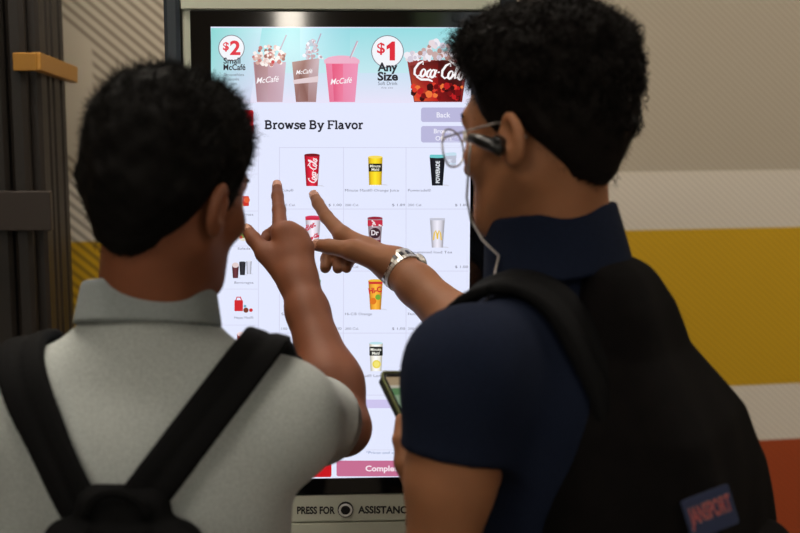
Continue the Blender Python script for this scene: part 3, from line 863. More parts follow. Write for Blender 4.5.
def build_face(H, parent):
    for s in (1, -1):
        m_ = MB(); c = H.w(s * .031, .082, .018); f = H.R[:, 1]
        # eyeball with iris disc
        for ring in (1,):
            n = 14; vs = []; fs = []
            for i in range(n + 1):
                th = math.pi * i / n
                for k in range(16):
                    a = 2 * math.pi * k / 16
                    l = np.array([math.sin(th) * math.cos(a), math.cos(th), math.sin(th) * math.sin(a)]) * .0118 * H.s
                    vs.append(c + H.R @ l)
            for i in range(n):
                for k in range(16):
                    fs.append((i * 16 + k, (i + 1) * 16 + k, (i + 1) * 16 + (k + 1) % 16, i * 16 + (k + 1) % 16))
            m_.add(vs, fs)
            m_.m = [1 if i < 16 * 3 else 0 for i in range(len(fs))]
        m_.build('eye', [M_eye, M_iris], parent, smooth=True)
        m_ = MB()
        pts = [H.w(s * (.014 + .036 * t), .0895 - .010 * t * t, .036 + .007 * math.sin(t * 2.4)) for t in np.linspace(0, 1, 8)]
        m_.tube(pts, [.002, .003, .0034, .0034, .003, .0027, .002, .001], 8, flat=1.5)
        m_.build('eyebrow', M_hair1, parent, smooth=True)

def torso_sdf(q, sh, g=0.0, belly=0.0):
    """q in the trunk frame (origin at the neck base); sh: (left, right) shoulder joints in that frame"""
    d = ell(q, (0, .020, -.23), (.137 + g, .108 + g, .225 + g))
    d = smin(d, ell(q, (0, -.030, -.17), (.135 + g, .072 + g, .115 + g)), .04)
    d = smin(d, ell(q, (0, .020, -.43), (.131 + g, .102 + g + belly, .19 + g)), .06)
    d = smin(d, ell(q, (0, .010, -.58), (.160 + g, .118 + g, .14 + g)), .05)
    for s in sh:
        s = np.array(s)
        d = smin(d, cone(q, (s[0] * .22, -.012, -.050), s, .036 + g, .042 + g), .035)
        d = smin(d, cone(q, (s[0] * .35, -.0, -.14), s + np.array([0, 0, -.02]), .070 + g, .042 + g), .04)
    return d

class Person:
    def __init__(s, name_xy, yaw, N, H, shL, shR, armL, armR):
        s.B = Frame(N, yaw); s.N = np.array(N); s.H = H
        s.sh = [s.B.loc(np.array([shL]))[0], s.B.loc(np.array([shR]))[0]]
        s.armL, s.armR = armL, armR; s.drop = 0.0
    def torso(s, p, g=0.0, belly=0.0): return torso_sdf(s.B.loc(p) + [0, 0, s.drop], [v + [0, 0, s.drop] for v in s.sh], g, belly)
    def neck(s, p, g=0.0):
        return cone(p, s.N + s.B.R @ np.array([0, -.008, -.03]), s.H.w(0, -.014, -.02), .059 + g, .051 + g)
    def arm(s, p, a, g=0.0):
        sh, el, wr = [np.array(v) for v in a[:3]]
        d = cone(p, sh, el, .043 + g, .035 + g)
        m = sh + (el - sh) * .45
        d = smin(d, cone(p, sh + (el - sh) * .22, m, .041 + g, .042 + g), .03)     # deltoid / biceps
        fm = el + (wr - el) * .28
        e = smin(cone(p, el, fm, .034 + g, .0395 + g), cone(p, fm, el + (wr - el) * .8, .0395 + g, .027 + g), .03)
        e = smin(e, cone(p, el + (wr - el) * .8, wr, .027 + g, .0235 + g), .02)
        return smin(d, e, .014)

def finger(p, j):
    d = chain(p, j, .003)
    for k in (1, 2):   # joint knuckles
        d = smin(d, np.linalg.norm(p - j[k][0], axis=1) - j[k][1] * 1.03, .002)
    return d

def hand_sdf(p, wr, wr_r, fingers, thumb, palm_r=.0118, extra=()):
    d = None
    mc = [f[0][0] for f in fingers]
    for i, m in enumerate(mc):
        c = cone(p, wr + (np.mean(mc, 0) - wr) * .10 + (m - np.mean(mc, 0)) * .35, m, .0150, palm_r)
        d = c if d is None else smin(d, c, .016)
    for i in range(len(mc) - 1):
        d = smin(d, cone(p, mc[i], mc[i + 1], palm_r * .93, palm_r * .93), .008)
    tc = thumb[0][0]
    d = smin(d, cone(p, wr + (tc - wr) * .3, thumb[1][0], .019, .0125), .014)
    d = smin(d, cone(p, mc[0] + (wr - mc[0]) * .45, thumb[1][0], .014, .010), .012)
    for a, b, ra, rb in extra: d = smin(d, cone(p, a, b, ra, rb), .010)
    for f in fingers: d = smin(d, finger(p, f), .0035)
    return smin(d, finger(p, thumb), .006)

def J(*a):   # finger joints: (px, py, depth, radius)
    return [(P(x, y, Y), r) for x, y, Y, r in a]

def nail(A_, tip, prev, out, r):
    """a finger nail plate on the back of a fingertip"""
    t = tip - prev; t /= np.linalg.norm(t); o = out - t * (out @ t); o /= np.linalg.norm(o); w = np.cross(t, o)
    vs = []; fs = []
    for i in range(4):
        for k in range(5):
            a = (k - 2) / 2 * 0.95
            vs.append(tip - t * (.006 - .0036 * i) * 1.0 + (o * math.cos(a) + w * math.sin(a)) * (r * 1.0 + .0003 - .0004 * max(0, i - 1)))
    for i in range(3):
        for k in range(4):
            fs.append((i * 5 + k, i * 5 + k + 1, (i + 1) * 5 + k + 1, (i + 1) * 5 + k))
    A_.add(vs, fs)

M_nail = material('finger_nail', (190, 140, 115), 0.3)

# =============== the person on the left
H1 = Frame(P(165, 201, 1.30), math.radians(-29), math.radians(12), math.radians(6), .94)
N1 = P(150, 318, 1.325)
shR1 = P(279, 411, 1.315); shL1 = P(20, 414, 1.31)
el1 = P(343, 428, 1.555); wr1 = P(299, 283, 1.715)
elL1 = shL1 + np.array([-.03, .02, -.29]); wrL1 = elL1 + np.array([.02, .16, -.20])
P1 = Person(None, math.radians(-3), N1, H1, shL1, shR1, (shL1, elL1, wrL1), (shR1, el1, wr1))
h1_f = [J((280, 233, 1.750, .0120), (279.0, 210, 1.788, .0098), (277.5, 196, 1.812, .0088), (277, 185.5, 1.832, .0076)),
        J((289, 231, 1.748, .0122), (279, 228, 1.792, .0100), (268, 236, 1.800, .0092), (263, 243, 1.782, .0085)),
        J((298.5, 236.5, 1.745, .0118), (294, 236, 1.785, .0096), (284, 244, 1.790, .0088), (280, 252, 1.768, .0082)),
        J((304.5, 248, 1.738, .0108), (302, 249, 1.770, .0086), (295, 256, 1.773, .0080), (291, 262, 1.757, .0075))]
h1_t = J((281, 271, 1.728, .0150), (265.5, 253, 1.742, .0128), (253.5, 239, 1.757, .0106), (246.8, 229.5, 1.768, .0088))
# the hanging left hand, relaxed
def rest_hand(wr, yaw, side):
    fr = Frame(wr, yaw)
    fs = []
    for i, (y, l) in enumerate(((.030, .95), (.010, 1.05), (-.010, 1.0), (-.029, .8))):
        fs.append([(fr.w(side * .004, y, -.088 + .003 * abs(i - 1)), .0115), (fr.w(side * .012, y * 1.02, -.088 - .040 * l), .0095), (fr.w(side * .026, y * 1.0, -.088 - .060 * l), .0088), (fr.w(side * .042, y * .96, -.088 - .066 * l), .0078)])
    th = [(fr.w(side * .014, .030, -.03), .0150), (fr.w(side * .024, .048, -.060), .0125), (fr.w(side * .028, .052, -.085), .0105), (fr.w(side * .030, .050, -.103), .0088)]
    return fs, th
h1L_f, h1L_t = rest_hand(wrL1, 0, 1)
def body1(p):
    d = smin(head_sdf(p, H1), P1.neck(p), .022)
    d = smin(d, P1.torso(p), .03)
    d = smin(d, P1.arm(p, P1.armL), .03)
    d = smin(d, P1.arm(p, P1.armR), .03)
    d = smin(d, hand_sdf(p, wr1, .026, h1_f, h1_t), .022)
    d = smin(d, hand_sdf(p, wrL1, .026, h1L_f, h1L_t), .022)
    return d
g1 = empty('person', (N1[0], N1[1], 0))
tag(g1, 'person with short black hair in a grey polo shirt, index finger raised', 'person')
sdf_obj('body', body1, (-.62, 1.05, .58), (.05, 1.88, 1.68), .0032, M_skin1, g1, slack=.01)
build_face(H1, g1)
m_ = MB(); nail(m_, h1_f[0][3][0], h1_f[0][2][0], np.array([0.1, -1, .2]), .0076)
m_.build('finger_nail', M_nail, g1, smooth=True)
m_ = MB(); nail(m_, h1_t[3][0], h1_t[2][0], np.array([-.3, -1, .3]), .0088)
m_.build('finger_nail', M_nail, g1, smooth=True)

def upper_cut(p, arm, t):      # > 0 beyond fraction t of the upper arm
    a, b = np.array(arm[0]), np.array(arm[1]); ax = (b - a) / np.linalg.norm(b - a)
    return (p - a) @ ax - t * np.linalg.norm(b - a)
def sleeve(p, Pn, arm, t, g, flare=.006):
    a, b = np.array(arm[0]), np.array(arm[1]); e = a + (b - a) * (t + .25)
    d = cone(p, a, e, .044 + g, .043 + g + flare)
    return d
def folds(p, seed, amp, fr=18):
    w = np.stack([p[:, 0] * 1.0, p[:, 1] * 1.0, p[:, 2] * 1.0], 1)
    return amp * wobble(w + .02 * wobble(w, 9, 4, seed)[:, None], fr, 6, seed)
def shirt_sdf(Pn, g, tL, tR, hem, seed, amp, belly=0.02, extra=None):
    def f(p):
        d = Pn.torso(p, g, belly)
        q = Pn.B.loc(p)
        for arm, t in ((Pn.armL, tL), (Pn.armR, tR)):
            s = sleeve(p, Pn, arm, t, g)
            s = smax(s, upper_cut(p, arm, t), .006)
            d = smin(d, s, .035)
        nk = smin(Pn.neck(p, .0035), d, .034)
        d = nk
        d = d + folds(p, seed, amp)
        if extra: d = extra(p, d)
        d = smax(d, q[:, 2] - .004 + .25 * q[:, 1], .006)       # neckline
        d = smax(d, -(q[:, 2] + hem), .006)
        # hollow the sleeve mouths and the hem
        for arm, t in ((Pn.armL, tL), (Pn.armR, tR)):
            a, b = np.array(arm[0]), np.array(arm[1])
            hol = cone(p, a + (b - a) * (t + .02), a + (b - a) * (t + .3), .040, .046)
            d = smax(d, -hol, .004)
        return d
    return f

def raglan(p, d):   # drapes: broad diagonal folds running from the arm to the trunk
    return d
sh1f = shirt_sdf(P1, .010, .60, .56, .60, 3, .0042)
sh1 = sdf_obj('shirt', sh1f, (-.68, 1.03, .70), (.06, 1.62, 1.46), .0048, M_shirt1, g1, slack=.012)
# folded knit collar standing round the neck
def collar_sdf(Pn, tilt, r0, r1, h, th=.0032, open_front=True, zoff=0.0):
    def f(p):
        q = Pn.B.loc(p)
        ax = np.array([0, math.sin(tilt), math.cos(tilt)])
        c = np.array([0, -.006, -.004 + zoff])
        v = q - c
        z = v @ ax
        v2 = v - z[:, None] * ax
        v2[:, 1] *= .93
        r = np.linalg.norm(v2, axis=1)
        t = np.clip(z / h, -0.2, 1.2)
        R = r0 + (r1 - r0) * t
        d = np.abs(r - R - .0012 * wobble(p, 30, 5, 2)) - th
        d = smax(d, np.abs(z - h / 2) - h / 2, .004)
        if open_front:
            d = smax(d, np.minimum(.020 - np.abs(q[:, 0]), q[:, 1]), .003)
        return d
    return f
sdf_obj('collar', collar_sdf(P1, .26, .0765, .0680, .046, zoff=-.004), N1 + [-.12, -.13, -.07], N1 + [.12, .13, .09], .0026, M_collar1, g1)
# seam of the sleeve cuff
def torus_band(p, arm, t, R, w, th):
    a, b = np.array(arm[0]), np.array(arm[1]); ax = (b - a) / np.linalg.norm(b - a)
    v = p - a; z = v @ ax - t * np.linalg.norm(b - a); r = np.linalg.norm(v - (v @ ax)[:, None] * ax, axis=1)
    return smax(np.abs(r - R) - th, np.abs(z) - w, .002)

# hair
def hair_cap(H, thick):
    """shell over the scalp; thick(q) gives the local thickness in the head frame (<= 0: bare)"""
    def f(p):
        q = H.loc(p)
        d = ell(q, (0, -.012, .045), (.074, .096, .084))
        d = smin(d, ell(q, (0, .040, .0), (.060, .056, .078)), .03)
        d = smin(d, cone(q, (0, -.036, -.04), (0, -.036, .0), .046, .056), .03)
        return np.maximum(d - thick(q), -d - .012) * H.s
    return f
def hairline1(q):
    # + inside the hairy region (metres above the hair line)
    y = q[:, 1]
    side = np.interp(y, [-.12, -.075, -.03, -.008, .012, .030, .05, .085], [-.062, -.058, -.028, .026, .014, -.002, .040, .074])
    return q[:, 2] - side
def thick1(q):
    h = hairline1(q)
    top = .008 + .010 * np.clip((q[:, 2] - .04) / .09, 0, 1) + .004 * np.clip((q[:, 1]) / .08, 0, 1)
    t = top * np.clip(h / .050, 0, 1) ** .8 - .002 * (h < 0.0) - .02 * np.clip(-h * 20, 0, 1)
    return t + .0016 * wobble(q, 150, 8, 1) * (h > .015) + .0012 * wobble(q, 320, 8, 4) * (h > .015)
hc1 = hair_cap(H1, thick1)
lo1, hi1 = H1.o - .17, H1.o + .17
hair1 = sdf_obj('hair', hc1, lo1, hi1, .0032, M_hair1, g1)
def hair_strands(name, cap, H, hline, n, parent, mat, lens_fn, rad, jitter, curl=0, curl_f=2, segs=3, flow=(0, -.3, .1), hmin=.012, sides=3, droop=0.0):
    V, Q = mesh_sdf(cap, H.o - .18, H.o + .18, .006)
    q = H.loc(V)
    g = grad(cap, V)
    outer = ((V - H.w(0, -.01, .02)) * g).sum(1) > 0
    ok = (hline(q) > hmin) & outer
    V = V[ok]; g = g[ok]
    i = rng.integers(0, len(V), n)
    roots = V[i] + rng.normal(size=(n, 3)) * .003 - g[i] * .004
    q = H.loc(roots)
    d = g[i] + (H.R @ np.array(flow))[None]
    me = strands(name, roots, d, lens_fn(q) * rng.uniform(.6, 1.1, n), rad, mat, parent, segs=segs, sides=sides, curl=curl, curl_f=curl_f, jitter=jitter, droop=droop)
    return me
me = hair_strands('hair_strands', hc1, H1, hairline1, 15000, g1, M_hair1,
                  lambda q: .005 + .010 * np.clip((q[:, 2] - .03) / .08, 0, 1), .00042, .5, flow=(.1, .35, .15))
hs = link('hair_strands', me, hair1, None)
# fine nape and side stubble
def hl_n(q): return hairline1(q) + .020
me = hair_strands('short_nape_hair', hair_cap(H1, lambda q: 0.001 + 0 * q[:, 0]), H1, hl_n, 5000, g1, M_hair1, lambda q: .004 + 0 * q[:, 0], .00035, .3, flow=(0, 0, -1.2), hmin=.004)
link('nape_hair', me, hair1, None)

# legs, trousers and shoes
def legs(Pn, parent, mat, z0, gname='trousers'):
    B = Pn.B; zN = Pn.N[2]
    hip = [B.w(s * .088, .010, -(zN - .90)) for s in (-1, 1)]
    kn = [B.w(s * .098, .030, -(zN - .50)) for s in (-1, 1)]
    an = [B.w(s * .105, -.01, -(zN - .085)) for s in (-1, 1)]
    def f(p):
        q = B.loc(p)
        d = ell(q, (0, .010, -(zN - .86)), (.172, .125, .15))
        for i in (0, 1):
            d = smin(d, cone(p, hip[i], kn[i], .095, .066), .03)
            d = smin(d, cone(p, kn[i], an[i], .068, .052), .03)
        d = d + folds(p, 5, .002, 26)
        d = smax(d, -(p[:, 2] - .075), .006)
        return smax(d, p[:, 2] - z0, .006)
    sdf_obj(gname, f, B.o * [1, 1, 0] + [-.36, -.30, .05], B.o * [1, 1, 0] + [.36, .32, z0 + .02], .009, mat, parent, slack=.02)
    for i in (0, 1):
        a = an[i]
        def fs(p):
            q = (p - a) @ B.R
            d = ell(q, (0, .115, -.045), (.046, .115, .038))
            d = smin(d, ell(q, (0, -.0, -.03), (.040, .065, .055)), .03)
            d = smin(d, cone(q, (0, -.005, -.03), (0, 0, .03), .042, .044), .02)
            return smax(d, -(p[:, 2] - .022), .004)
        sh = sdf_obj('shoe', fs, a - [.27, .27, .09], a + [.27, .27, .09], .006, M_shoe, parent)
        m_ = MB()
        pts = [(.040 * math.cos(t) * (1.05 if math.sin(t) > 0 else .9), .075 + .150 * math.sin(t)) for t in np.linspace(0, 2 * math.pi, 28)[:-1]]
        top = [a + B.R @ np.array([x, y, 0]) for x, y in pts]
        vs = [np.array([t[0], t[1], .026]) for t in top] + [np.array([t[0], t[1], 0.0005]) for t in top]
        n = len(top)
        m_.add(vs, [tuple(range(n)), tuple(range(n, 2 * n))[::-1]] + [(k, k + n, (k + 1) % n + n, (k + 1) % n) for k in range(n)])
        m_.build('sole', M_sole, sh)
legs(P1, g1, M_khaki, .90)

# =============== his backpack: hangs low, wide flat straps crossing the back in a V
def band(q, a, b, w):     # distance to a band between two points, in the trunk's x-z plane
    a = np.array(a); b = np.array(b); v = q[:, [0, 2]] - a; ab = b - a
    L = np.linalg.norm(ab); t = ab / L
    s = v @ t; n = np.abs(v[:, 0] * t[1] - v[:, 1] * t[0])
    return n - w, s, L
def strap_pts(Pn, px, py, Y): return Pn.B.loc(np.array([P(px, py, Y)]))[0]
def make_strap(Pn, top, bot, w, g0, th=.0045, front_z=-.34, belly=0.02, armgrow=True):
    """webbing lying on the clothes: over the back between top and bot, over the shoulder and down the chest"""
    ta, tb = (top[0], top[2]), (bot[0], bot[2])
    dx = (top[0] - bot[0]) / (top[2] - bot[2])
    def f(p):
        q = Pn.B.loc(p)
        d = Pn.torso(p, .010, belly)
        for arm in (Pn.armL, Pn.armR):
            s = smax(sleeve(p, Pn, arm, .6, .010), upper_cut(p, arm, .6), .006)
            d = smin(d, s, .035)
        n, s, L = band(q, tb, ta, w)
        # behind: the slanting band
        back = np.maximum(n, -s - .03)
        xf = top[0] * 1.02 + .0 * q[:, 2]
        fr = np.maximum(np.abs(q[:, 0] - xf) - w, front_z - q[:, 2])
        yy = q[:, 1] + .005
        msk = np.where(q[:, 1] < .02, back, fr)
        edge = .0018 * np.exp(-((w + msk - w + .006) / .004) ** 2) * 0
        rib = .0016 * (np.abs(n + w * .95) < .0035)
        shell = np.abs(d - g0) - th - .0012 * np.clip((-n) / .006, 0, 1) + rib
        return smax(shell, msk, .003)
    return f
tR = strap_pts(P1, 256, 350, 1.27); bR_ = strap_pts(P1, 133, 512, 1.19)
tL = strap_pts(P1, 14, 350, 1.27); bL_ = strap_pts(P1, 74, 512, 1.19)
bp1 = empty('backpack', (N1[0], N1[1] - .17, .75))
tag(bp1, 'black backpack with wide padded straps on the back of the person in grey', 'backpack')
for top, bot in ((tR, bR_), (tL, bL_)):
    sdf_obj('shoulder_strap', make_strap(P1, top, bot, .0235, .013, front_z=-.22), (-.62, 1.04, .88), (.04, 1.60, 1.42), .0034, M_blackfab, bp1)
pk = P1.B.loc(np.array([P(100, 545, 1.12)]))[0]
def pack1(p):
    q = P1.B.loc(p)
    c = (pk[0], -.195, pk[2] - .275)
    wide = np.clip((pk[2] + .02 - q[:, 2]) / .10, 0.0, 1.0)
    x = (q[:, 0] - c[0]) / (.50 + .50 * wide ** .6)
    qq = np.stack([x, q[:, 1] - c[1], q[:, 2] - c[2]], 1)
    d = rbox(qq, (0, 0, 0), (.15, .075, .235), .06)
    return d * .75 + folds(p, 8, .003, 22)
pb = sdf_obj('pack_body', pack1, (-.50, .88, .50), (.02, 1.24, 1.24), .006, M_blackfab2, bp1, slack=.02)
def pocket1(p):
    q = P1.B.loc(p)
    return rbox(q, (pk[0], -.285, pk[2] - .36), (.12, .035, .12), .03)
sdf_obj('front_pocket', pocket1, (-.46, .85, .50), (-.03, 1.20, 1.12), .006, M_blackfab, bp1)
# yoke where the straps meet, and the grab loop
def yoke1(p):
    q = P1.B.loc(p)
    d = cone(q, (pk[0] - .028, -.125, pk[2] + .012), (pk[0] + .028, -.125, pk[2] + .012), .020, .020)
    return smin(d, cone(q, (pk[0] - .055, -.13, pk[2] - .03), (pk[0] + .055, -.13, pk[2] - .03), .028, .028), .02)
sdf_obj('strap_yoke', yoke1, (-.42, 1.05, .95), (-.08, 1.28, 1.22), .004, M_blackfab, bp1)
m_ = MB()
m_.tube([P1.B.w(pk[0] + .03 * math.cos(a), -.150 - .006 * math.sin(a), pk[2] + .006 + .028 * math.sin(a)) for a in np.linspace(0, math.pi, 14)], .0055, 8, flat=.5)
m_.build('grab_loop', M_blackfab, bp1, smooth=True)

# =============== the person on the right
H2 = Frame(P(547, 141, 1.36), math.radians(50), math.radians(10), math.radians(2), .95)
N2 = P(553, 236, 1.375)
shL2 = P(467, 367, 1.235); shR2 = P(622, 345, 1.50)
elL2 = P(432, 612, 1.215); wrL2 = P(415, 470, 1.385)
el2 = P(497, 360, 1.600); wr2 = P(398, 267.5, 1.752)
P2 = Person(None, math.radians(60), N2, H2, shL2, shR2, (shL2, elL2, wrL2), (shR2, el2, wr2)); P2.drop = .040
h2_f = [J((342, 234.5, 1.790, .0122), (326.5, 217, 1.822, .0098), (318, 203.5, 1.842, .0088), (314.2, 195.5, 1.856, .0077)),
        J((347, 241, 1.800, .0120), (331, 247, 1.838, .0100), (326.5, 259, 1.835, .0090), (325.3, 268, 1.818, .0082)),
        J((354, 246, 1.802, .0115), (342, 253, 1.835, .0096), (338.5, 262, 1.828, .0088), (337.8, 268.5, 1.812, .0080)),
        J((361, 252, 1.798, .0105), (351, 258, 1.822, .0088), (347.5, 264, 1.816, .0080), (346.5, 268.5, 1.803, .0074))]
h2_t = J((379, 260, 1.742, .0150), (351, 250, 1.748, .0130), (329, 246.5, 1.765, .0108), (317.5, 245.2, 1.775, .0090))

# phone held in the left hand
PA = P(377.5, 374, 1.445)                       # its far left corner
PS = np.array([1.0, .91, -0.21]); PS /= np.linalg.norm(PS)
PL = np.array([.40, -.60, -.69]); PL = PL - PS * (PL @ PS); PL /= np.linalg.norm(PL)
PN = np.cross(PS, PL); PN = PN / np.linalg.norm(PN); PN = PN if PN[1] < 0 else -PN
pw, pl = .078, .152
pc = PA + PS * pw / 2 + PL * pl / 2
ph = empty('smartphone', pc)
tag(ph, 'smartphone in a dark case with olive rim, held by the person in navy', 'phone')
M_case = material('dark_rubber_case', (26, 28, 20), 0.6)
M_rim = material('olive_rim', (78, 84, 36), 0.5)
def pbox(mb, cu, cl, hu, hl, o0, o1, ch=.0):
    mb.obox(pc + PS * cu + PL * cl + PN * (o0 + o1) / 2, PS, PL, PN, hu, hl, abs(o1 - o0) / 2, ch)
m_ = MB(); pbox(m_, 0, 0, pw / 2, pl / 2, -.005, .004, .009); m_.build('case', M_case, ph, bevel=.0015)
m_ = MB()
pts = []
for cx, cy, a0 in ((pw / 2 - .009, pl / 2 - .009, 0), (-pw / 2 + .009, pl / 2 - .009, 90), (-pw / 2 + .009, -pl / 2 + .009, 180), (pw / 2 - .009, -pl / 2 + .009, 270)):
    for k in range(6):
        a = math.radians(a0 + 18 * k); pts.append(pc + PS * (cx + .0085 * math.cos(a)) + PL * (cy + .0085 * math.sin(a)) + PN * .0042)
m_.tube(pts, .0019, 8, closed=True); m_.build('rim', M_rim, ph, smooth=True)
m_ = MB(); pbox(m_, 0, 0, pw / 2 - .0042, pl / 2 - .0042, .0035, .0046, .006); m_.build('cover_glass', M_blackgloss, ph)
class PArt(Art):
    pass
_K0 = K
def phK(px, py, off=0.0):     # px, py are millimetres across / down the phone here
    return pc + PS * (px / 1000 - .0) + PL * (py / 1000) + PN * (.0048 + off)
K = phK
A = Art(0.0)
M_phdisp = display_material('lit_phone_picture', 0.42, rough=.2)
A.rect(-33.5, -68, 33.5, 68, (206, 214, 212), (190, 204, 210))
A.rect(-33.5, -68, 33.5, -56, (198, 170, 128)); A.rect(-33.5, -56, 33.5, -52, (226, 222, 204)); A.rect(-33.5, -52, 33.5, -42, (70, 150, 80))
A.poly([(-33.5, -42), (-33.5, -20), (0, -26), (33.5, -42)], (150, 190, 150)); A.poly([(-33.5, 0), (-33.5, 30), (33.5, 10), (33.5, -10)], (160, 190, 214))
for a, b in (((-33, -10), (33, -30)), ((-10, -42), (6, 60)), ((-33, 40), (33, 26)), ((16, -42), (24, 60))): A.stroke([a, b], 2.4, (240, 240, 236))
A.circle(4, 2, 3.2, (60, 120, 220))
A.build('map_display', M_phdisp, ph)
K = _K0

# left hand round the phone: thumb along its left edge, fingers under it to the right edge
def PH(u, l, o): return pc + PS * u + PL * l + PN * o
hb = PH(-.004, .050, -.030)
h2L_f = []
for i, l in enumerate((-.004, .016, .036, .055)):
    h2L_f.append([(PH(.004 + .002 * i, l + .004, -.024), .0115), (PH(.034, l - .004, -.019), .0095), (PH(.048, l - .008, -.006), .0088), (PH(.046, l - .010, .009), .0078)])
h2L_t = [(PH(-.030, .070, -.024), .0150), (PH(-.046, .040, -.012), .0130), (PH(-.049, .016, -.001), .0108), (PH(-.044, -.004, .008), .0088)]
wrL2 = PH(-.015, .125, -.048)
P2.armL = (shL2, elL2, wrL2)
def body2(p):
    d = smin(head_sdf(p, H2), P2.neck(p), .022)
    d = smin(d, P2.torso(p), .03)
    a = P2.arm(p, P2.armL, .001)
    d = smin(d, a, .03)
    d = smin(d, P2.arm(p, P2.armR), .03)
    d = smin(d, hand_sdf(p, wr2, .026, h2_f, h2_t), .022)
    hl = hand_sdf(p, wrL2, .026, h2L_f, h2L_t)
    q = np.stack([(p - pc) @ PS, (p - pc) @ PL, (p - pc) @ PN], 1)
    d = smin(d, hl, .020)
    return np.maximum(d, -rbox(q, (0, 0, -.0005), (pw / 2 + .0008, pl / 2 + .0008, .0062), .004))
g2 = empty('person', (N2[0], N2[1], 0))
tag(g2, 'person with curly hair and glasses in a navy shirt, pointing at the screen', 'person')
sdf_obj('body', body2, (-.20, 1.05, .78), (.40, 1.90, 1.80), .0032, M_skin2, g2, slack=.01)
build_face(H2, g2)
m_ = MB(); nail(m_, h2_f[0][3][0], h2_f[0][2][0], np.array([-.2, -1, .5]), .0077)
m_.build('finger_nail', M_nail, g2, smooth=True)
m_ = MB(); nail(m_, h2_t[3][0], h2_t[2][0], np.array([-.1, -1, .6]), .0090)
m_.build('finger_nail', M_nail, g2, smooth=True)
sh2f = shirt_sdf(P2, .010, .36, .80, .60, 6, .0022)
sdf_obj('shirt', sh2f, (-.20, 1.02, .78), (.44, 1.75, 1.52), .0048, M_navy, g2, slack=.012)
sdf_obj('collar', collar_sdf(P2, .16, .0760, .0660, .074, zoff=-.040), N2 + [-.14, -.14, -.12], N2 + [.14, .14, .10], .0026, M_navy, g2)
legs(P2, g2, M_denim, .93)

def hairline2(q):
    y = q[:, 1]
    side = np.interp(y, [-.12, -.085, -.045, -.012, .002, .020, .04, .055, .09], [-.052, -.050, -.020, .022, .022, .010, .035, .060, .075])
    return q[:, 2] - side
def thick2(q):
    h = hairline2(q)
    up = np.clip((q[:, 2] - .035) / .07, 0, 1)
    top = .006 + .020 * up + .014 * up * np.clip((q[:, 1] - .0) / .07, 0, 1) + .001 * np.clip((-q[:, 1] - .02) / .06, 0, 1) * np.clip((q[:, 2] - .0) / .04, 0, 1)
    t = top * np.clip(h / .055, 0, 1) ** .7 - .02 * np.clip(-h * 20, 0, 1)
    return t + .0030 * wobble(q, 120, 8, 1) * up + .0016 * wobble(q, 300, 8, 4) * np.clip(h / .05, 0, 1)
hc2 = hair_cap(H2, thick2)
hair2 = sdf_obj('hair', hc2, H2.o - .19, H2.o + .19, .0034, M_hair2, g2)
me = hair_strands('curls', hc2, H2, hairline2, 3600, g2, M_hair2, lambda q: .009 + .016 * np.clip((q[:, 2] - .05) / .06, 0, 1) * (0.4 + np.clip(q[:, 1] / .08, 0, 1)), .0015, .55, curl=.0060, curl_f=1.1, segs=9, flow=(0, .45, .1), hmin=.05, droop=.15)
link('curls', me, hair2, None)
me = hair_strands('short', hc2, H2, hairline2, 14000, g2, M_hair2, lambda q: .005 + .010 * np.clip((q[:, 2] - .03) / .08, 0, 1), .00045, .45, flow=(0, .1, -.2), hmin=.008)
link('hair_strands', me, hair2, None)
me = hair_strands('nape', hair_cap(H2, lambda q: 0.001 + 0 * q[:, 0]), H2, lambda q: hairline2(q) + .022, 6000, g2, M_hair2, lambda q: .004 + 0 * q[:, 0], .00035, .3, flow=(0, 0, -1.2), hmin=.002)
link('nape_hair', me, hair2, None)

# =============== things worn by the person on the right
# wrist watch
wa = np.array(el2) - np.array(wr2); wa /= np.linalg.norm(wa)
wc = np.array(wr2) + wa * .006
up = P(409, 254, 1.785) - P(396, 268, 1.752); up = up - wa * (up @ wa); up /= np.linalg.norm(up); sd = np.cross(wa, up)
wt = empty('wristwatch', wc); tag(wt, 'steel wristwatch with link bracelet on the pointing wrist', 'watch')
R_ = .0290
m_ = MB()
nl = 34
for k in range(nl):
    a = 2 * math.pi * k / nl
    if abs(((a + math.pi) % (2 * math.pi)) - math.pi) < .50: continue
    o = up * math.cos(a) + sd * math.sin(a); t = -up * math.sin(a) + sd * math.cos(a)
    for j, wv in ((-1, .0060), (0, .0066), (1, .0060)):
        m_.obox(wc + o * (R_ + .0006 * (j == 0)) + wa * j * .0070, wa, t, o, wv / 2 + .0006, .0024, .0012, .0006, mi=1 if (j == 0 and k % 2) else 0)
m_.build('bracelet', [M_steel, M_darksteel], wt)
m_ = MB(); m_.disc(wc + up * (R_ + .0035), up, .0145, .0040, 36); cs = m_.build('watch_case', M_steel, wt, bevel=.0008)
m_ = MB(); m_.disc(wc + up * (R_ + .0081), up, .0142, .0012, 36, r2=.0126); m_.build('watch_bezel', M_darksteel, cs)
m_ = MB(); m_.disc(wc + up * (R_ + .0094), up, .0120, .0002, 36); m_.build('dial', M_dial, cs)
m_ = MB(); m_.disc(wc + up * (R_ + .004) - wa * .0165, wa, .0026, .002, 12); m_.build('crown', M_steel, cs)

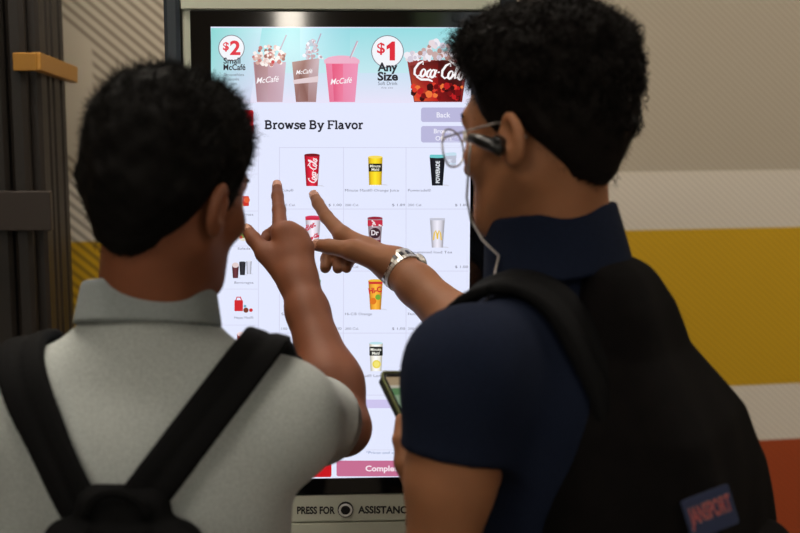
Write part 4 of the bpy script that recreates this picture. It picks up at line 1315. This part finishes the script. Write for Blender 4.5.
# glasses
gl = empty('glasses', H2.w(0, .10, .015)); tag(gl, 'thin metal framed glasses on the face of the person in navy', 'glasses')
M_lens = bpy.data.materials.new('clear_lens'); M_lens.use_nodes = True
nt = M_lens.node_tree; b = nt.nodes['Principled BSDF']; b.inputs['Base Color'].default_value = (1, 1, 1, 1); b.inputs['Roughness'].default_value = .02; b.inputs['Transmission Weight'].default_value = 1; b.inputs['IOR'].default_value = 1.02
b.inputs['Alpha'].default_value = 0.35
for s in (1, -1):
    c = np.array([s * .036, .113, .008])
    ringp = [H2.w(c[0] + .025 * math.cos(a), c[1] - s * (.0) - .008 * abs(math.cos(a)) * (s * math.cos(a) > 0), c[2] + .0225 * math.sin(a) - .0025 * (math.sin(a) < 0) * abs(math.cos(a))) for a in np.linspace(0, 2 * math.pi, 37)[:-1]]
    m_ = MB(); m_.tube(ringp, .0010, 8, closed=True); rm = m_.build('lens_rim', M_wire, gl, smooth=True)
    m_ = MB(); m_.add(ringp, [tuple(range(36))]); m_.build('lens', M_lens, rm)
    pts = [H2.w(s * .0605, .105, .014), H2.w(s * .0700, .092, .018), H2.w(s * .0765, .05, .020), H2.w(s * .0790, .012, .022), H2.w(s * .0800, -.012, .018), H2.w(s * .0790, -.026, .000)]
    m_ = MB(); m_.tube(pts, .0012, 8); m_.build('temple_arm', M_wire, gl, smooth=True)
m_ = MB(); m_.tube([H2.w(-.0115, .113, .013), H2.w(-.005, .1165, .018), H2.w(.005, .1165, .018), H2.w(.0115, .113, .013)], .0011, 8); m_.build('bridge', M_wire, gl, smooth=True)

# earphone in the left ear with its cable
ep = empty('earphone', H2.w(-.085, .01, .002)); tag(ep, 'black in-ear earphone with a pale cable running down the jaw', 'earphone')
m_ = MB(); m_.disc(H2.w(-.0875, .008, -.002), H2.w(-.0875, .008, -.002) - H2.w(-.06, .012, 0), .0095, .0055, 20, r2=.0078)
m_.build('ear_bud', M_blackplast, ep, smooth=False, bevel=.0012)
m_ = MB(); m_.tube([H2.w(-.090, .000, -.012), H2.w(-.093, .010, -.003), H2.w(-.0925, .026, .004), H2.w(-.089, .042, .010)], [.0065, .0072, .0068, .0050], 12)
m_.build('ear_body', M_blackplast, ep, smooth=True)
m_ = MB()
m_.tube([H2.w(-.089, .042, .008), H2.w(-.080, .056, -.022), H2.w(-.066, .074, -.055), H2.w(-.052, .082, -.080), H2.w(-.050, .070, -.105), H2.w(-.056, .045, -.125), H2.w(-.070, .05, -.16), H2.w(-.078, .06, -.185)], .0013, 8)
tag(m_.build('cable', M_wire, ep, smooth=True), 'pale thin cable')

# dark red bead bracelet at the left wrist
fa = np.array(elL2) - wrL2; fa /= np.linalg.norm(fa)
bcn = wrL2 - fa * .012
u1 = np.cross(fa, [0, 0, 1.0]); u1 /= np.linalg.norm(u1); u2 = np.cross(fa, u1)
M_bead = material('dark_red_bead', (112, 18, 22), 0.3)
bb = MB()
for k in range(22):
    a = 2 * math.pi * k / 22; c = bcn + (u1 * math.cos(a) + u2 * math.sin(a)) * .0335
    bb.tube([c - fa * .0042, c - fa * .003, c, c + fa * .003, c + fa * .0042], [.0012, .0034, .0046, .0034, .0012], 8)
tag(bb.build('bead_bracelet', M_bead, None, smooth=True), 'dark red bead bracelet on the wrist below the smartphone', 'bracelet')

# =============== his black backpack
bp2 = empty('backpack', P2.B.w(0, -.22, -.45))
tag(bp2, 'large black backpack with a woven label, worn by the person in navy', 'backpack')
B2 = P2.B
def pack2(p):
    q = B2.loc(p)
    z = -q[:, 2]
    yb = np.interp(z, [0, .03, .07, .115, .19, .25, .34, .50, .62], [.085, .110, .132, .147, .205, .225, .235, .235, .21])
    w = np.interp(z, [0, .03, .07, .115, .19, .25, .34, .50, .62], [.045, .064, .076, .084, .118, .132, .145, .150, .14])
    yf = .085
    hy = np.maximum((yb - .04) / 2, .02)
    x = np.abs(q[:, 0]) - (w - .03); y = np.abs(q[:, 1] + .04 + hy) - (hy - .03)
    r = .045
    x += r - .03; y += r - .03
    d = np.sqrt(np.maximum(x, 0) ** 2 + np.maximum(y, 0) ** 2) + np.minimum(np.maximum(x, y), 0) - r
    d = smax(d * .8, z - .63, .05); d = smax(d, -z + .015, .03)
    return d + folds(p, 4, .0030, 20) + .0010 * wobble(p, 70, 6, 2)
pk2 = sdf_obj('pack_body', pack2, (.02, .80, .70), (.62, 1.62, 1.50), .006, M_blackfab2, bp2, slack=.02)
def pocket2(p):
    q = B2.loc(p)
    return rbox(q, (0, -.222, -.44), (.106, .045, .130), .04) + folds(p, 4, .002, 25)
sdf_obj('front_pocket', pocket2, (.02, .76, .78), (.66, 1.62, 1.30), .005, M_blackfab2, bp2, slack=.01)
for sx in (-1, 1):
    top = np.array([sx * .098, 0, .0]); bot = np.array([sx * .080, 0, -.20])
    sdf_obj('shoulder_strap', make_strap(P2, top, bot, .024, .012, th=.0055, front_z=-.34), (-.20, 1.02, .95), (.48, 1.75, 1.50), .0036, M_blackfab, bp2)
    m_ = MB()
    zz = [(sx * .10, -.12 - .165 * t, -.03 - .30 * t) for t in np.linspace(0, 1, 8)]
m_ = MB(); m_.tube([B2.w(.022 * math.cos(a), -.05, -.045 + .026 * math.sin(a)) for a in np.linspace(0, math.pi, 14)], .0065, 8, flat=.5)
m_.build('grab_loop', M_blackfab, bp2, smooth=True)
def surf(f, o, d, n=40):
    t = 0.0; o = np.array(o, float); d = np.array(d, float); d /= np.linalg.norm(d)
    for _ in range(n): t += float(f((o + d * t)[None])[0]) * .8
    return o + d * t
# woven label on the pocket face
lc = surf(lambda p: np.minimum(pack2(p), pocket2(p)), CAM, ray(708, 512))
gN = grad(lambda p: np.minimum(pack2(p), pocket2(p)), lc[None], .012)[0]
lu = CR * math.cos(.28) + CU * math.sin(.28); lu = lu - gN * (lu @ gN); lu /= np.linalg.norm(lu); lv = np.cross(gN, lu)
if lv @ CU < 0: lv = -lv
M_label = material('navy_woven_label', (22, 32, 62), 0.85)
M_lab_o = material('label_cream_thread', (150, 120, 112), 0.9)
M_lab_r = material('label_red_thread', (150, 40, 44), 0.9)
LW, LH = .029, .020
m_ = MB(); m_.obox(lc + gN * .0035, lu, lv, gN, LW, LH, .0012, .002); lab = m_.build('woven_label', M_label, bp2, bevel=.0005)
def lab_text(bold, off, mat, name, grow):
    v, f = text_mesh('JANSPORT', bold, 0.0)
    x0, x1 = v[:, 0].min(), v[:, 0].max(); W_ = .050 * grow; sx = W_ / (x1 - x0); sy = .0165 * grow / .72
    vs = [lc + gN * off + lu * ((a - (x0 + x1) / 2) * sx) + lv * ((c - .36) * sy + .003) for a, c, _ in v]
    m = MB(); m.add(vs, f); return m.build(name, mat, lab)
lab_text(.03, .0049, M_lab_o, 'letter_outline', 1.02)
lab_text(.0, .0051, M_lab_r, 'letters', 1.0)

# ------------------------------------------------------------------ light of the surroundings
w = bpy.data.worlds.new('world'); scene.world = w; w.use_nodes = True
w.node_tree.nodes['Background'].inputs[0].default_value = (0.8, 0.9, 1.0, 1)
w.node_tree.nodes['Background'].inputs[1].default_value = 0.3
scene.view_settings.view_transform = 'Standard'
scene.view_settings.look = 'None'
scene.view_settings.exposure = 0.0
scene.view_settings.gamma = 1.0
scene.view_settings.use_curve_mapping = False
